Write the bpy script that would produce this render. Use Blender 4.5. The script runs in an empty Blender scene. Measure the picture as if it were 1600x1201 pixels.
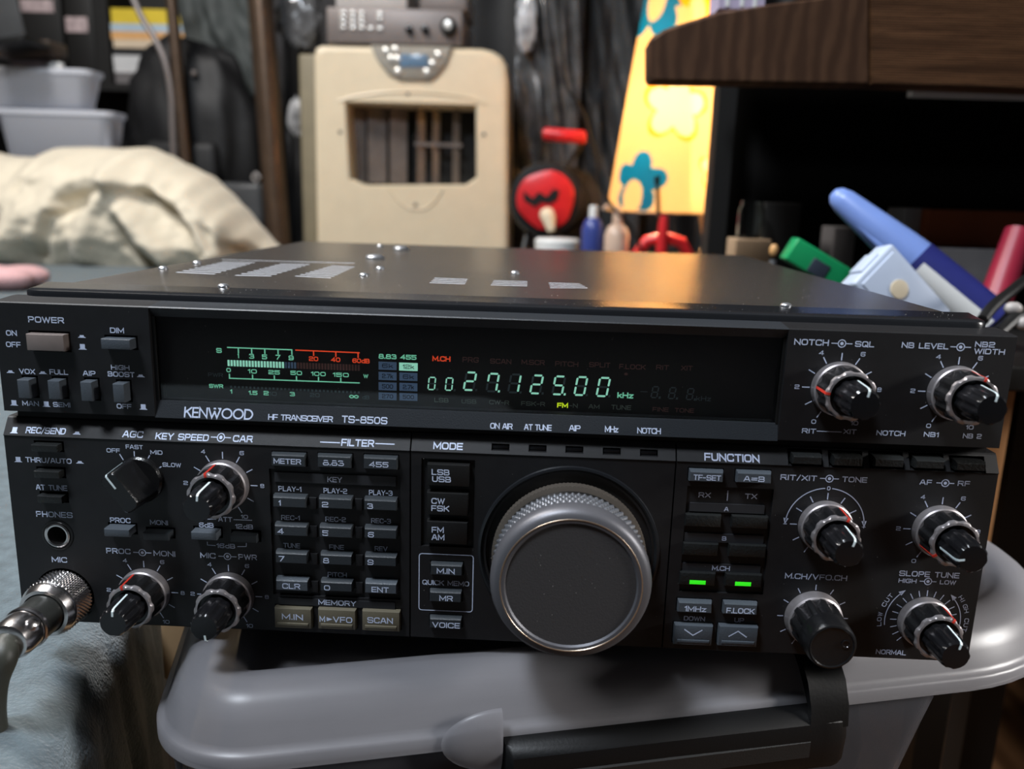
import bpy, bmesh, math, random
from mathutils import Vector, Matrix, noise
PI = math.pi
MM = 0.001
C = bpy.context.scene.collection
SC = bpy.context.scene

# ---------------------------------------------------------------- camera, world, lights, exposure
def make_camera():
    cd = bpy.data.cameras.new('camera')
    co = bpy.data.objects.new('camera', cd)
    C.objects.link(co)
    cd.sensor_width = 36.0
    cd.lens = 29.153
    cd.clip_start = 0.01
    yaw, pitch, roll = (-0.02797,0.22090,0.03026)
    f = Vector((math.sin(yaw)*math.cos(pitch), math.cos(yaw)*math.cos(pitch), -math.sin(pitch)))
    r = Vector((math.cos(yaw), -math.sin(yaw), 0.0))
    u = r.cross(f)
    r2 = r*math.cos(roll) + u*math.sin(roll)
    u2 = -r*math.sin(roll) + u*math.cos(roll)
    m = Matrix((r2, u2, -f)).transposed().to_4x4()
    m.translation = Vector((12.98,-263.17,151.3))*MM
    co.matrix_world = m
    cd.dof.use_dof = True
    cd.dof.focus_distance = 0.292
    cd.dof.aperture_fstop = 10.0
    SC.camera = co
make_camera()

SC.view_settings.view_transform = 'Standard'
SC.view_settings.look = 'None'
SC.view_settings.exposure = 0.0
SC.view_settings.gamma = 1.0
SC.view_settings.use_curve_mapping = False

world = bpy.data.worlds.new('world')
SC.world = world
world.use_nodes = True
bg = world.node_tree.nodes['Background']
bg.inputs[0].default_value = (0.62, 0.66, 0.75, 1)
bg.inputs[1].default_value = 0.03

def area_light(name, loc, target, size, power, color, size_y=None):
    ld = bpy.data.lights.new(name, 'AREA')
    ld.energy = power
    ld.color = color
    ld.size = size
    if size_y:
        ld.shape = 'RECTANGLE'; ld.size_y = size_y
    o = bpy.data.objects.new(name, ld)
    C.objects.link(o)
    o.location = loc
    d = Vector(target) - Vector(loc)
    o.rotation_euler = d.to_track_quat('-Z', 'Y').to_euler()
    return o
area_light('ceiling_lamp_light', (-1.05, 0.50, 1.75), (-0.3, 0.9, 0.0), 0.45, 47.0, (1.0, 0.96, 0.92))
area_light('desk_lamp_light', (-0.52, -0.46, 1.5), (-0.05, 0.1, 0.0), 0.30, 34.0, (0.84, 0.91, 1.0))
area_light('lid_fill_light', (1.15, -0.12, 0.36), (0.22, 0.06, -0.04), 0.3, 0.75, (1.0, 0.97, 0.94)).data.spread = math.radians(24)  # added narrow-beam light from the right, brightens the storage box lid

# ---------------------------------------------------------------- materials
def mat(name, col, rough=0.5, metal=0.0, bump=0.0, bscale=400.0, var=0.0, vscale=30.0, coat=0.0,
        trans=0.0, emit=None, estr=0.0, spec=0.5, ior=1.45, sss=0.0, sheen=0.0, stretch=None):
    m = bpy.data.materials.new(name)
    m.use_nodes = True
    nt = m.node_tree
    b = nt.nodes['Principled BSDF']
    c = (col[0], col[1], col[2], 1.0)
    b.inputs['Base Color'].default_value = c
    b.inputs['Roughness'].default_value = rough
    b.inputs['Metallic'].default_value = metal
    b.inputs['Specular IOR Level'].default_value = spec
    b.inputs['IOR'].default_value = ior
    b.inputs['Coat Weight'].default_value = coat
    b.inputs['Coat Roughness'].default_value = 0.08
    b.inputs['Transmission Weight'].default_value = trans
    if sheen:
        b.inputs['Sheen Weight'].default_value = sheen
    if sss:
        b.inputs['Subsurface Weight'].default_value = sss
        b.inputs['Subsurface Radius'].default_value = (0.01, 0.01, 0.01)
    if emit:
        b.inputs['Emission Color'].default_value = (emit[0], emit[1], emit[2], 1)
        b.inputs['Emission Strength'].default_value = estr
    if var or bump:
        tc = nt.nodes.new('ShaderNodeTexCoord')
        vec = tc.outputs['Object']
        if stretch:
            mp = nt.nodes.new('ShaderNodeMapping')
            mp.inputs['Scale'].default_value = stretch
            nt.links.new(vec, mp.inputs['Vector'])
            vec = mp.outputs['Vector']
    if var:
        n = nt.nodes.new('ShaderNodeTexNoise')
        n.inputs['Scale'].default_value = vscale
        n.inputs['Detail'].default_value = 4.0
        nt.links.new(vec, n.inputs['Vector'])
        r = nt.nodes.new('ShaderNodeValToRGB')
        r.color_ramp.elements[0].position = 0.3
        r.color_ramp.elements[1].position = 0.7
        r.color_ramp.elements[0].color = tuple(max(0, x*(1-var)) for x in col) + (1,)
        r.color_ramp.elements[1].color = tuple(min(1, x*(1+var)) for x in col) + (1,)
        nt.links.new(n.outputs['Fac'], r.inputs['Fac'])
        nt.links.new(r.outputs['Color'], b.inputs['Base Color'])
    if bump:
        n2 = nt.nodes.new('ShaderNodeTexNoise')
        n2.inputs['Scale'].default_value = bscale
        n2.inputs['Detail'].default_value = 3.0
        nt.links.new(vec, n2.inputs['Vector'])
        bp = nt.nodes.new('ShaderNodeBump')
        bp.inputs['Strength'].default_value = bump
        bp.inputs['Distance'].default_value = 0.0008
        nt.links.new(n2.outputs['Fac'], bp.inputs['Height'])
        nt.links.new(bp.outputs['Normal'], b.inputs['Normal'])
    return m

def wood_mat(name, dark, light, rings=14.0, stretch=(1, 1, 1), rough=0.4, dist=3.0, direction='X', bump=0.15, spec=0.5):
    m = bpy.data.materials.new(name)
    m.use_nodes = True
    nt = m.node_tree
    b = nt.nodes['Principled BSDF']
    tc = nt.nodes.new('ShaderNodeTexCoord')
    mp = nt.nodes.new('ShaderNodeMapping')
    mp.inputs['Scale'].default_value = stretch
    w = nt.nodes.new('ShaderNodeTexWave')
    w.bands_direction = direction
    w.inputs['Scale'].default_value = rings
    w.inputs['Distortion'].default_value = dist
    w.inputs['Detail'].default_value = 4.0
    w.inputs['Detail Scale'].default_value = 2.0
    n = nt.nodes.new('ShaderNodeTexNoise')
    n.inputs['Scale'].default_value = 26.0
    n.inputs['Detail'].default_value = 6.0
    mx = nt.nodes.new('ShaderNodeMath'); mx.operation = 'MULTIPLY'
    r = nt.nodes.new('ShaderNodeValToRGB')
    r.color_ramp.elements[0].position = 0.08
    r.color_ramp.elements[1].position = 0.55
    r.color_ramp.elements[0].color = (*dark, 1)
    r.color_ramp.elements[1].color = (*light, 1)
    L = nt.links.new
    L(tc.outputs['Object'], mp.inputs['Vector'])
    L(mp.outputs['Vector'], w.inputs['Vector'])
    L(mp.outputs['Vector'], n.inputs['Vector'])
    L(w.outputs['Fac'], mx.inputs[0]); L(n.outputs['Fac'], mx.inputs[1])
    L(mx.outputs[0], r.inputs['Fac'])
    L(r.outputs['Color'], b.inputs['Base Color'])
    b.inputs['Roughness'].default_value = rough
    b.inputs['Specular IOR Level'].default_value = spec
    bp = nt.nodes.new('ShaderNodeBump')
    bp.inputs['Strength'].default_value = bump
    bp.inputs['Distance'].default_value = 0.001
    L(mx.outputs[0], bp.inputs['Height'])
    L(bp.outputs['Normal'], b.inputs['Normal'])
    return m

def translucent_mat(name, col, fac=0.5, rough=0.6):    # cloth that lets lamp light through
    m = bpy.data.materials.new(name)
    m.use_nodes = True
    nt = m.node_tree
    b = nt.nodes['Principled BSDF']
    b.inputs['Base Color'].default_value = (*col, 1)
    b.inputs['Roughness'].default_value = rough
    n = nt.nodes.new('ShaderNodeTexNoise'); n.inputs['Scale'].default_value = 60
    t = nt.nodes.new('ShaderNodeBsdfTranslucent')
    mr = nt.nodes.new('ShaderNodeValToRGB')
    mr.color_ramp.elements[0].color = tuple(x*0.93 for x in col) + (1,)
    mr.color_ramp.elements[1].color = (*col, 1)
    nt.links.new(n.outputs['Fac'], mr.inputs['Fac'])
    nt.links.new(mr.outputs['Color'], t.inputs['Color'])
    mx = nt.nodes.new('ShaderNodeMixShader'); mx.inputs[0].default_value = fac
    nt.links.new(b.outputs[0], mx.inputs[1]); nt.links.new(t.outputs[0], mx.inputs[2])
    nt.links.new(mx.outputs[0], nt.nodes['Material Output'].inputs['Surface'])
    return m

def milky_mat(name, col, clear=0.4, rough=0.3, trl=0.35):
    # milky polypropylene: part clear, part scattering
    m = bpy.data.materials.new(name)
    m.use_nodes = True
    nt = m.node_tree
    b = nt.nodes['Principled BSDF']
    n = nt.nodes.new('ShaderNodeTexNoise'); n.inputs['Scale'].default_value = 40
    mr = nt.nodes.new('ShaderNodeValToRGB')
    mr.color_ramp.elements[0].color = tuple(x*0.92 for x in col) + (1,)
    mr.color_ramp.elements[1].color = (*col, 1)
    nt.links.new(n.outputs['Fac'], mr.inputs['Fac'])
    nt.links.new(mr.outputs['Color'], b.inputs['Base Color'])
    b.inputs['Roughness'].default_value = rough
    t = nt.nodes.new('ShaderNodeBsdfTranslucent')
    t.inputs['Color'].default_value = (*col, 1)
    tr = nt.nodes.new('ShaderNodeBsdfTransparent')
    tr.inputs['Color'].default_value = (0.92, 0.92, 0.92, 1)
    m1 = nt.nodes.new('ShaderNodeMixShader'); m1.inputs[0].default_value = trl
    m2 = nt.nodes.new('ShaderNodeMixShader'); m2.inputs[0].default_value = clear
    L = nt.links.new
    L(b.outputs[0], m1.inputs[1]); L(t.outputs[0], m1.inputs[2])
    L(m1.outputs[0], m2.inputs[1]); L(tr.outputs[0], m2.inputs[2])
    L(m2.outputs[0], nt.nodes['Material Output'].inputs['Surface'])
    return m

M = {}
M['panel'] = mat('panel_black', (0.0075, 0.0075, 0.0085), 0.5, bump=0.12, bscale=5000, var=0.15, vscale=200)
M['panel_lip'] = mat('panel_lip_grey', (0.022, 0.025, 0.029), 0.4, bump=0.15, bscale=2500)
M['bezel'] = mat('bezel_gloss', (0.013, 0.014, 0.016), 0.22, bump=0.04, bscale=900)
M['cover'] = mat('cover_paint', (0.046, 0.040, 0.035), 0.27, bump=0.14, bscale=1800, spec=0.8, var=0.1, vscale=300)
M['black'] = mat('black_plastic', (0.006, 0.006, 0.006), 0.45, bump=0.1, bscale=1500)
M['gloss_black'] = mat('gloss_black_plastic', (0.007, 0.007, 0.008), 0.2, bump=0.05, bscale=900)
M['hole'] = mat('recess_black', (0.003, 0.003, 0.003), 0.8, var=0.2)
M['ink'] = mat('print_ink', (0.56, 0.63, 0.80), 0.6, var=0.08, vscale=900)
M['ink_darker'] = mat('print_ink_darker', (0.42, 0.46, 0.60), 0.6, var=0.08, vscale=900)  # same print ink in a darker copy, for the function panel lettering
M['key'] = mat('key_grey', (0.027, 0.032, 0.037), 0.42, bump=0.1, bscale=1800)
M['key_slate'] = mat('key_slate', (0.062, 0.073, 0.086), 0.42, bump=0.15, bscale=1800)
M['key_tan'] = mat('key_khaki', (0.120, 0.105, 0.072), 0.42, bump=0.1, bscale=1800)
M['key_dark'] = mat('key_black', (0.010, 0.011, 0.011), 0.4, bump=0.3, bscale=1200)
M['key_power'] = mat('key_taupe', (0.19, 0.155, 0.14), 0.42, var=0.08, vscale=200)
M['bar'] = mat('legend_bar', (0.019, 0.020, 0.023), 0.5, var=0.1)
M['knob'] = mat('knob_black', (0.008, 0.008, 0.0085), 0.24, bump=0.12, bscale=1000)
M['knob_ring'] = mat('knob_aluminium', (0.40, 0.37, 0.375), 0.42, metal=0.75, var=0.08, vscale=300)
M['tuning'] = mat('tuning_graphite', (0.17, 0.175, 0.19), 0.38, metal=0.55, bump=0.1, bscale=1500)
M['tuning_face'] = mat('tuning_face', (0.046, 0.044, 0.045), 0.5, bump=0.1, bscale=2000)
M['tuning_bevel'] = mat('tuning_bevel', (0.12, 0.12, 0.132), 0.45, metal=0.5, bump=0.05, bscale=2000)
M['bronze'] = mat('bronze_knurl', (0.17, 0.145, 0.12), 0.4, metal=0.6, var=0.1)
M['gold'] = mat('gold_line', (0.62, 0.5, 0.38), 0.3, metal=0.9, var=0.1)
M['red_mark'] = mat('red_pointer', (0.55, 0.035, 0.02), 0.4, var=0.1)
M['white_mark'] = mat('white_pointer', (0.62, 0.72, 0.74), 0.4, var=0.05)
M['chrome'] = mat('nickel', (0.64, 0.61, 0.60), 0.22, metal=1.0, var=0.06, vscale=120, bump=0.05, bscale=500)
M['steel'] = mat('zinc_steel', (0.55, 0.57, 0.6), 0.35, metal=0.9, var=0.15, vscale=300)
M['mesh_grey'] = mat('chassis_grey', (0.50, 0.52, 0.56), 0.5, metal=0.0, var=0.2, vscale=800)
M['cable'] = mat('cable_grey', (0.038, 0.039, 0.031), 0.5, bump=0.1, bscale=600)
M['vfd_green'] = mat('vfd_green', (0.05, 0.12, 0.1), 0.5, emit=(0.28, 0.95, 0.62), estr=0.50)
M['vfd_mint'] = mat('vfd_mint', (0.05, 0.12, 0.1), 0.5, emit=(0.40, 0.95, 0.72), estr=0.62)
M['vfd_red'] = mat('vfd_red', (0.1, 0.02, 0.01), 0.5, emit=(0.95, 0.085, 0.025), estr=0.65)
M['vfd_lime'] = mat('vfd_lime', (0.1, 0.1, 0.01), 0.5, emit=(0.62, 0.85, 0.02), estr=0.8)
M['vfd_dim'] = mat('vfd_unlit', (0.075, 0.115, 0.125), 0.5, var=0.1)
M['vfd_dim_blue'] = mat('vfd_unlit_blue', (0.20, 0.33, 0.54), 0.5, var=0.08)
M['vfd_dim_red'] = mat('vfd_unlit_red', (0.19, 0.085, 0.072), 0.5, var=0.1)
M['vfd_dim_green'] = mat('vfd_unlit_green', (0.16, 0.21, 0.17), 0.5, var=0.1)
M['vfd_text_dark'] = mat('vfd_cell_text', (0.012, 0.02, 0.035), 0.6, var=0.1)
M['vfd_back'] = mat('vfd_backing', (0.003, 0.0028, 0.0025), 0.6, var=0.1)
M['led_green'] = mat('led_green', (0.02, 0.2, 0.01), 0.4, emit=(0.035, 0.95, 0.015), estr=0.75)
M['glass'] = mat('display_pane', (0.93, 0.93, 0.93), 0.0, trans=1.0, ior=1.45)

# ---------------------------------------------------------------- mesh builder (millimetres)
class MB:
    def __init__(s): s.v = []; s.f = []; s.mi = []; s.cur = 0
    def add(s, vs, fs):
        n = len(s.v)
        s.v += [tuple(p) for p in vs]
        s.f += [tuple(i+n for i in f) for f in fs]
        s.mi += [s.cur]*len(fs)
        return s
    def box(s, x0, x1, y0, y1, z0, z1):
        return s.add([(x0,y0,z0),(x1,y0,z0),(x1,y1,z0),(x0,y1,z0),(x0,y0,z1),(x1,y0,z1),(x1,y1,z1),(x0,y1,z1)],
                     [(0,3,2,1),(4,5,6,7),(0,1,5,4),(1,2,6,5),(2,3,7,6),(3,0,4,7)])
    def loft(s, rings, cap0=True, cap1=True, closed=True):
        n = len(rings[0]); vs = [p for r in rings for p in r]; fs = []
        for k in range(len(rings)-1):
            for i in range(n if closed else n-1):
                j = (i+1) % n
                fs.append((k*n+i, k*n+j, (k+1)*n+j, (k+1)*n+i))
        if cap0: fs.append(tuple(range(n-1, -1, -1)))
        if cap1: fs.append(tuple((len(rings)-1)*n+i for i in range(n)))
        return s.add(vs, fs)
    def cbox(s, cx, cz, w, h, y0, y1, c=0.5, r=0.0):      # plate facing -Y with chamfered front edge
        def rect(d, y):
            a, b = w/2-d, h/2-d
            return [(cx-a,y,cz-b),(cx-a,y,cz+b),(cx+a,y,cz+b),(cx+a,y,cz-b)]
        return s.loft([rect(0,y1), rect(0,y0+c), rect(c*0.3,y0+c*0.3), rect(c,y0)])
    def rbox(s, x0, x1, y0, y1, z0, z1, r):               # all edges rounded once
        bm = bmesh.new()
        bmesh.ops.create_cube(bm, size=1)
        for v in bm.verts:
            v.co = Vector(((x0+x1)/2+v.co.x*(x1-x0), (y0+y1)/2+v.co.y*(y1-y0), (z0+z1)/2+v.co.z*(z1-z0)))
        bmesh.ops.bevel(bm, geom=list(bm.edges), offset=r, segments=3, profile=0.5, affect='EDGES')
        bm.verts.index_update()
        s.add([v.co[:] for v in bm.verts], [[v.index for v in f.verts] for f in bm.faces])
        bm.free(); return s
    def lathe_y(s, cx, cz, prof, n=48, rf=None, cap0=True, cap1=True):   # prof: (y, r), front first or back first
        rings = []
        for k, (y, r) in enumerate(prof):
            ring = []
            for i in range(n):
                a = 2*PI*i/n
                rr = r if rf is None else rf(k, a, r)
                ring.append((cx+rr*math.cos(a), y, cz+rr*math.sin(a)))
            rings.append(ring)
        return s.loft(rings, cap0, cap1)
    def lathe_z(s, cx, cy, prof, n=40, cap0=True, cap1=True):
        rings = [[(cx+r*math.cos(2*PI*i/n), cy+r*math.sin(2*PI*i/n), z) for i in range(n)] for z, r in prof]
        return s.loft(rings, cap0, cap1)
    def tube(s, path, r, n=10, cap=True):
        P = [Vector(p) for p in path]; rings = []; up = None
        for i, p in enumerate(P):
            t = (P[min(i+1,len(P)-1)]-P[max(i-1,0)]).normalized()
            if up is None:
                up = t.orthogonal().normalized()
            up = (up - t*up.dot(t)).normalized()
            b = t.cross(up)
            rr = r[i] if isinstance(r, (list,tuple)) else r
            rings.append([tuple(p+(up*math.cos(2*PI*k/n)+b*math.sin(2*PI*k/n))*rr) for k in range(n)])
        return s.loft(rings, cap, cap)
    def prism(s, poly, y0, y1):                            # poly in (x, z)
        return s.loft([[(x,y0,z) for x,z in poly], [(x,y1,z) for x,z in poly]])
    def prism_z(s, poly, z0, z1):
        return s.loft([[(x,y,z0) for x,y in poly], [(x,y,z1) for x,y in poly]])
    def sphere(s, c, r, n=16, sq=(1,1,1)):
        rings = []
        for k in range(1, n//2):
            th = PI*k/(n//2)
            rings.append([(c[0]+r*sq[0]*math.sin(th)*math.cos(2*PI*i/n), c[1]+r*sq[1]*math.sin(th)*math.sin(2*PI*i/n), c[2]+r*sq[2]*math.cos(th)) for i in range(n)])
        return s.loft(rings)
    def move(s, mtx, i0=0):
        for i in range(i0, len(s.v)):
            s.v[i] = tuple(mtx @ Vector(s.v[i]))
        return s
    def build(s, name, m, parent=None, smooth=35, recalc=True, origin=None):
        me = bpy.data.meshes.new(name)
        org = Vector((0,0,0))
        if parent is not None:
            root = parent
            while root.parent: root = root.parent
            org = root.location
        o = bpy.data.objects.new(name, me)
        if parent is None:
            if origin is None and s.v:
                xs = [p[0] for p in s.v]; ys = [p[1] for p in s.v]; zs = [p[2] for p in s.v]
                origin = ((min(xs)+max(xs))/2, (min(ys)+max(ys))/2, min(zs))
            org = Vector(origin)*MM
            o.location = org
        me.from_pydata([tuple(Vector(p)*MM-org) for p in s.v], [], s.f)
        for mm in (m if isinstance(m, (list,tuple)) else [m]):
            me.materials.append(mm)
        if any(s.mi):
            me.polygons.foreach_set('material_index', s.mi)
        if recalc:
            bm = bmesh.new(); bm.from_mesh(me)
            bmesh.ops.recalc_face_normals(bm, faces=bm.faces)
            bm.to_mesh(me); bm.free()
        if smooth:
            me.polygons.foreach_set('use_smooth', [True]*len(me.polygons))
            me.set_sharp_from_angle(angle=math.radians(smooth))
        me.update()
        C.objects.link(o)
        if parent is not None: o.parent = parent
        return o

def thing(name, label, cat, loc=(0,0,0), group=None):
    o = bpy.data.objects.new(name, None)
    o.empty_display_size = 0.02
    C.objects.link(o)
    o.location = Vector(loc)*MM
    o['label'] = label; o['category'] = cat
    if group: o['group'] = group
    return o
def tag(o, label, cat, group=None):
    o['label'] = label; o['category'] = cat
    if group: o['group'] = group
    return o
def struct(o): o['kind'] = 'structure'; return o
def say(o, label): o['label'] = label; return o

def cut(o, cutter):                                        # subtract the boxes of cutter from o
    cobj = cutter.build('cutter', M['hole'], None, smooth=0)
    md = o.modifiers.new('cut', 'BOOLEAN'); md.operation = 'DIFFERENCE'; md.solver = 'EXACT'; md.object = cobj
    dg = bpy.context.evaluated_depsgraph_get()
    me = bpy.data.meshes.new_from_object(o.evaluated_get(dg))
    o.modifiers.clear(); old = o.data; o.data = me
    bpy.data.meshes.remove(old)
    bpy.data.objects.remove(cobj)

# ---------------------------------------------------------------- squarish stroke lettering
G = {
'A':(1,'0,0 .4,1 .6,1 1,0|.14,.32 .86,.32'), 'B':(.95,'0,0 1,0r 1,.5r 0,.5|0,.5 .93,.5r .93,1r 0,1 0,0'),
'C':(.95,'1,.2 1,0r 0,0r 0,1r 1,1r 1,.8'), 'D':(.95,'c0,0 1,0r 1,1r 0,1'), 'E':(.85,'1,0 0,0 0,1 1,1|0,.5 .92,.5'),
'F':(.82,'0,0 0,1 1,1|0,.47 .92,.47'), 'G':(1,'1,.82 1,1r 0,1r 0,0r 1,0r 1,.46 .55,.46'), 'H':(.95,'0,0 0,1|1,0 1,1|0,.5 1,.5'),
'I':(0,'.5,0 .5,1'), 'J':(.8,'0,.3 0,0r 1,0r 1,1'), 'K':(.92,'0,0 0,1|1,1 .06,.4|.34,.58 1,0'), 'L':(.8,'0,1 0,0 1,0'),
'M':(1.15,'0,0 0,1 .5,.2 1,1 1,0'), 'N':(.98,'0,0 0,1 1,0 1,1'), 'O':(1,'c0,0r 1,0r 1,1r 0,1r'), 'P':(.9,'0,0 0,1 1,1r 1,.44r 0,.44'),
'Q':(1,'c0,0r 1,0r 1,1r 0,1r|.6,.28 1.04,-.08'), 'R':(.95,'0,0 0,1 1,1r 1,.46r 0,.46|.6,.46 1,0'),
'S':(1.0,'0,.14 .12,0 .88,0 1,.13 1,.38 .88,.5 .12,.5 0,.62 0,.87 .12,1 .88,1 1,.86'), 'T':(.9,'0,1 1,1|.5,1 .5,0'), 'U':(.95,'0,1 0,0r 1,0r 1,1'),
'V':(1,'0,1 .5,0 1,1'), 'W':(1.35,'0,1 .25,0 .5,.92 .75,0 1,1'), 'X':(.95,'0,0 1,1|0,1 1,0'), 'Y':(.95,'0,1 .5,.45 1,1|.5,.45 .5,0'),
'Z':(.9,'0,1 1,1 0,0 1,0'), '0':(.95,'c0,0r 1,0r 1,1r 0,1r'), '1':(.3,'0,.78 1,1 1,0'), '2':(.95,'0,.84 0,1r 1,1r 1,.52r 0,.45r 0,0 1,0'),
'3':(.95,'0,.9 .06,1 .93,1r .93,.52r .35,.52|.35,.52 1,.52r 1,0r .06,0 0,.1'), '4':(.95,'.76,0 .76,1 0,.28 1,.28'), '5':(.95,'1,1 0,1 0,.58 1,.58r 1,0r 0,0r 0,.14'),
'6':(.95,'1,.87 1,1r 0,1r 0,0r 1,0r 1,.55r 0,.55'), '7':(.9,'0,1 1,1 .3,0'), '8':(1,'c0,0r 1,0r 1,.52r 0,.52r|c.07,.52r .93,.52r .93,1r .07,1r'),
'9':(.95,'0,.13 0,0r 1,0r 1,1r 0,1r 0,.45r 1,.45'), '-':(.55,'0,.45 1,.45'), '/':(.5,'0,-.08 1,1.08'), '.':(0,'.5,0 .5,.05'),
'=':(.9,'0,.3 1,.3|0,.68 1,.68'), '+':(.8,'0,.45 1,.45|.5,.05 .5,.9'), 'k':(.7,'0,0 0,1|.9,.66 .05,.26|.35,.42 1,0'),
'z':(.7,'0,.66 1,.66 0,0 1,0'), 'd':(.8,'1,1 1,0 0,0r 0,.64r 1,.64'), '*':(.7,'.5,.2 .5,.9|.1,.35 .9,.75|.1,.75 .9,.35'),
'~':(2,'c.5,.5 .62,.75 .8,.85 .95,.7 1,.5 .95,.3 .8,.15 .62,.25 .5,.5 .38,.75 .2,.85 .05,.7 0,.5 .05,.3 .2,.15 .38,.25'),
'>':(.9,'0,.15 0,.85 .8,.5 0,.15|.1,.4 .5,.5 .1,.6'), ' ':(.45,''),
'a':(.85,'1,0 1,.66r 0,.66r 0,0r 1,0'),
}
def ell(n=20): return 'c' + ' '.join('%.3f,%.3f' % (.5+.5*math.cos(2*PI*i/n), .5+.5*math.sin(2*PI*i/n)) for i in range(n))
HUM = {'O':(1.02, ell()), 'K':(.68,'0,0 0,1|1,1 .05,.45|.3,.64 1,0'), 'E':(.52,'1,0 0,0 0,1 1,1|0,.5 .95,.5'), 'N':(.78,'0,0 0,1 1,0 1,1'),
       'W':(1.25,'0,1 .28,0 .5,.66|.5,.66 .72,0 1,1|.46,1.0 .54,1.0'),
       'D':(.82,'c0,0 .4,0 .62,.04 .82,.16 .95,.34 1,.5 .95,.66 .82,.84 .62,.96 .4,1 0,1')}
def rounded(pts, closed, rad):
    out = []; n = len(pts)
    for i, (x, y, r) in enumerate(pts):
        if not r or (not closed and i in (0, n-1)):
            out.append((x, y)); continue
        a = Vector(pts[i-1][:2]); b = Vector((x, y)); c = Vector(pts[(i+1) % n][:2])
        d1 = (a-b); d2 = (c-b)
        q = min(rad, d1.length*0.5, d2.length*0.5)
        p0 = b+d1.normalized()*q; p1 = b+d2.normalized()*q
        for k in range(5):
            t = k/4
            p = p0*(1-t)**2 + b*2*t*(1-t) + p1*t*t
            out.append((p.x, p.y))
    return out
def ribbon(mb, pts, t, closed, place, cap=True):
    n = len(pts)
    if n < 2: return
    P = [Vector(p) for p in pts]
    if not closed and cap:
        d = (P[0]-P[1]).normalized(); P[0] = P[0]+d*t*0.5
        d = (P[-1]-P[-2]).normalized(); P[-1] = P[-1]+d*t*0.5
    Lf = []; Rt = []
    for i in range(n):
        if closed: d0 = (P[i]-P[i-1]); d1 = (P[(i+1) % n]-P[i])
        else:
            d0 = (P[i]-P[i-1]) if i else (P[1]-P[0])
            d1 = (P[i+1]-P[i]) if i < n-1 else d0
        if d0.length < 1e-9: d0 = d1
        if d1.length < 1e-9: d1 = d0
        d0 = d0.normalized(); d1 = d1.normalized()
        n0 = Vector((-d0.y, d0.x)); n1 = Vector((-d1.y, d1.x))
        m = n0+n1
        m = n0 if m.length < 1e-6 else m.normalized()
        k = 1/max(0.42, m.dot(n0))
        Lf.append(P[i]+m*k*t/2); Rt.append(P[i]-m*k*t/2)
    vs = [place(p) for p in Lf] + [place(p) for p in Rt]
    fs = []
    for i in range(n if closed else n-1):
        j = (i+1) % n
        fs.append((i, j, n+j, n+i))
    mb.add(vs, fs)
def text(mb, s, cx, cz, w, h, y=-0.06, wt=0.17, rot=0.0, slant=0.0, ymap=None, over=None, gap=0.34, rr=0.3):
    """lettering centred at (cx, cz) on the plane y, w wide and h high (mm)"""
    h *= 0.94
    t = wt*h
    gl = [(over.get(ch) if over and ch in over else G[ch]) for ch in s]
    tot = sum(g[0] for g in gl) + gap*(len(gl)-1)
    sx = (w-t)/tot if tot > 0.01 else 1.0
    hh = h-t
    ca, sa = math.cos(rot), math.sin(rot)
    lift = [0.0]
    def place(p):
        x = p.x+slant*(p.y+h/2); z = p.y
        X = cx+x*ca-z*sa; Z = cz+x*sa+z*ca
        return (X, (y if ymap is None else ymap(Z))-lift[0], Z)
    x0 = -(w-t)/2
    for g in gl:
        for st in g[1].split('|'):
            if not st: continue
            closed = st[0] == 'c'
            if closed: st = st[1:]
            pts = []
            for tok in st.split():
                r = tok.endswith('r')
                a, b = tok.rstrip('r').split(',')
                gw = g[0]*sx
                pts.append((x0+(float(a)*gw if g[0] else 0), -hh/2+float(b)*hh, r))
            ribbon(mb, rounded(pts, closed, rr*h), t, closed, place)
            lift[0] = (lift[0]+.012) if lift[0] < .03 else 0.0
        x0 += (g[0]+gap)*sx
def line(mb, x0, z0, x1, z1, t=0.3, y=-0.06, ymap=None):
    ribbon(mb, [(x0,z0),(x1,z1)], t, False, lambda p: (p.x, y if ymap is None else ymap(p.y), p.y), cap=False)
def arc(mb, cx, cz, r, a0, a1, t=0.3, y=-0.06, n=24, ymap=None):
    pts = [(cx+r*math.cos(math.radians(a0+(a1-a0)*i/n)), cz+r*math.sin(math.radians(a0+(a1-a0)*i/n))) for i in range(n+1)]
    ribbon(mb, pts, t, False, lambda p: (p.x, y if ymap is None else ymap(p.y), p.y), cap=False)
def flat(mb, poly, y=-0.06, ymap=None):
    mb.add([(x, y if ymap is None else ymap(z), z) for x, z in poly], [tuple(range(len(poly)))])
def disc(mb, cx, cz, r, y=-0.06, ymap=None, n=14):
    flat(mb, [(cx+r*math.cos(2*PI*i/n), cz+r*math.sin(2*PI*i/n)) for i in range(n)], y, ymap)
def icon_low(mb, cx, cz, w=2.8, ymap=None):                # the pushed-in mark
    flat(mb, [(cx-w/2,cz-.42),(cx+w/2,cz-.42),(cx+w/2-.45,cz-.08),(cx-w/2+.45,cz-.08)], ymap=ymap)
    flat(mb, [(cx-.78,cz-.08),(cx+.78,cz-.08),(cx+.62,cz+.45),(cx-.62,cz+.45)], ymap=ymap)
def icon_high(mb, cx, cz, w=2.8, ymap=None):               # the popped-out mark
    flat(mb, [(cx-w/2,cz-.95),(cx+w/2,cz-.95),(cx+w/2-.45,cz-.6),(cx-w/2+.45,cz-.6)], ymap=ymap)
    flat(mb, [(cx-.82,cz-.6),(cx+.82,cz-.6),(cx+.82,cz+.9),(cx-.82,cz+.9)], ymap=ymap)
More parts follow.
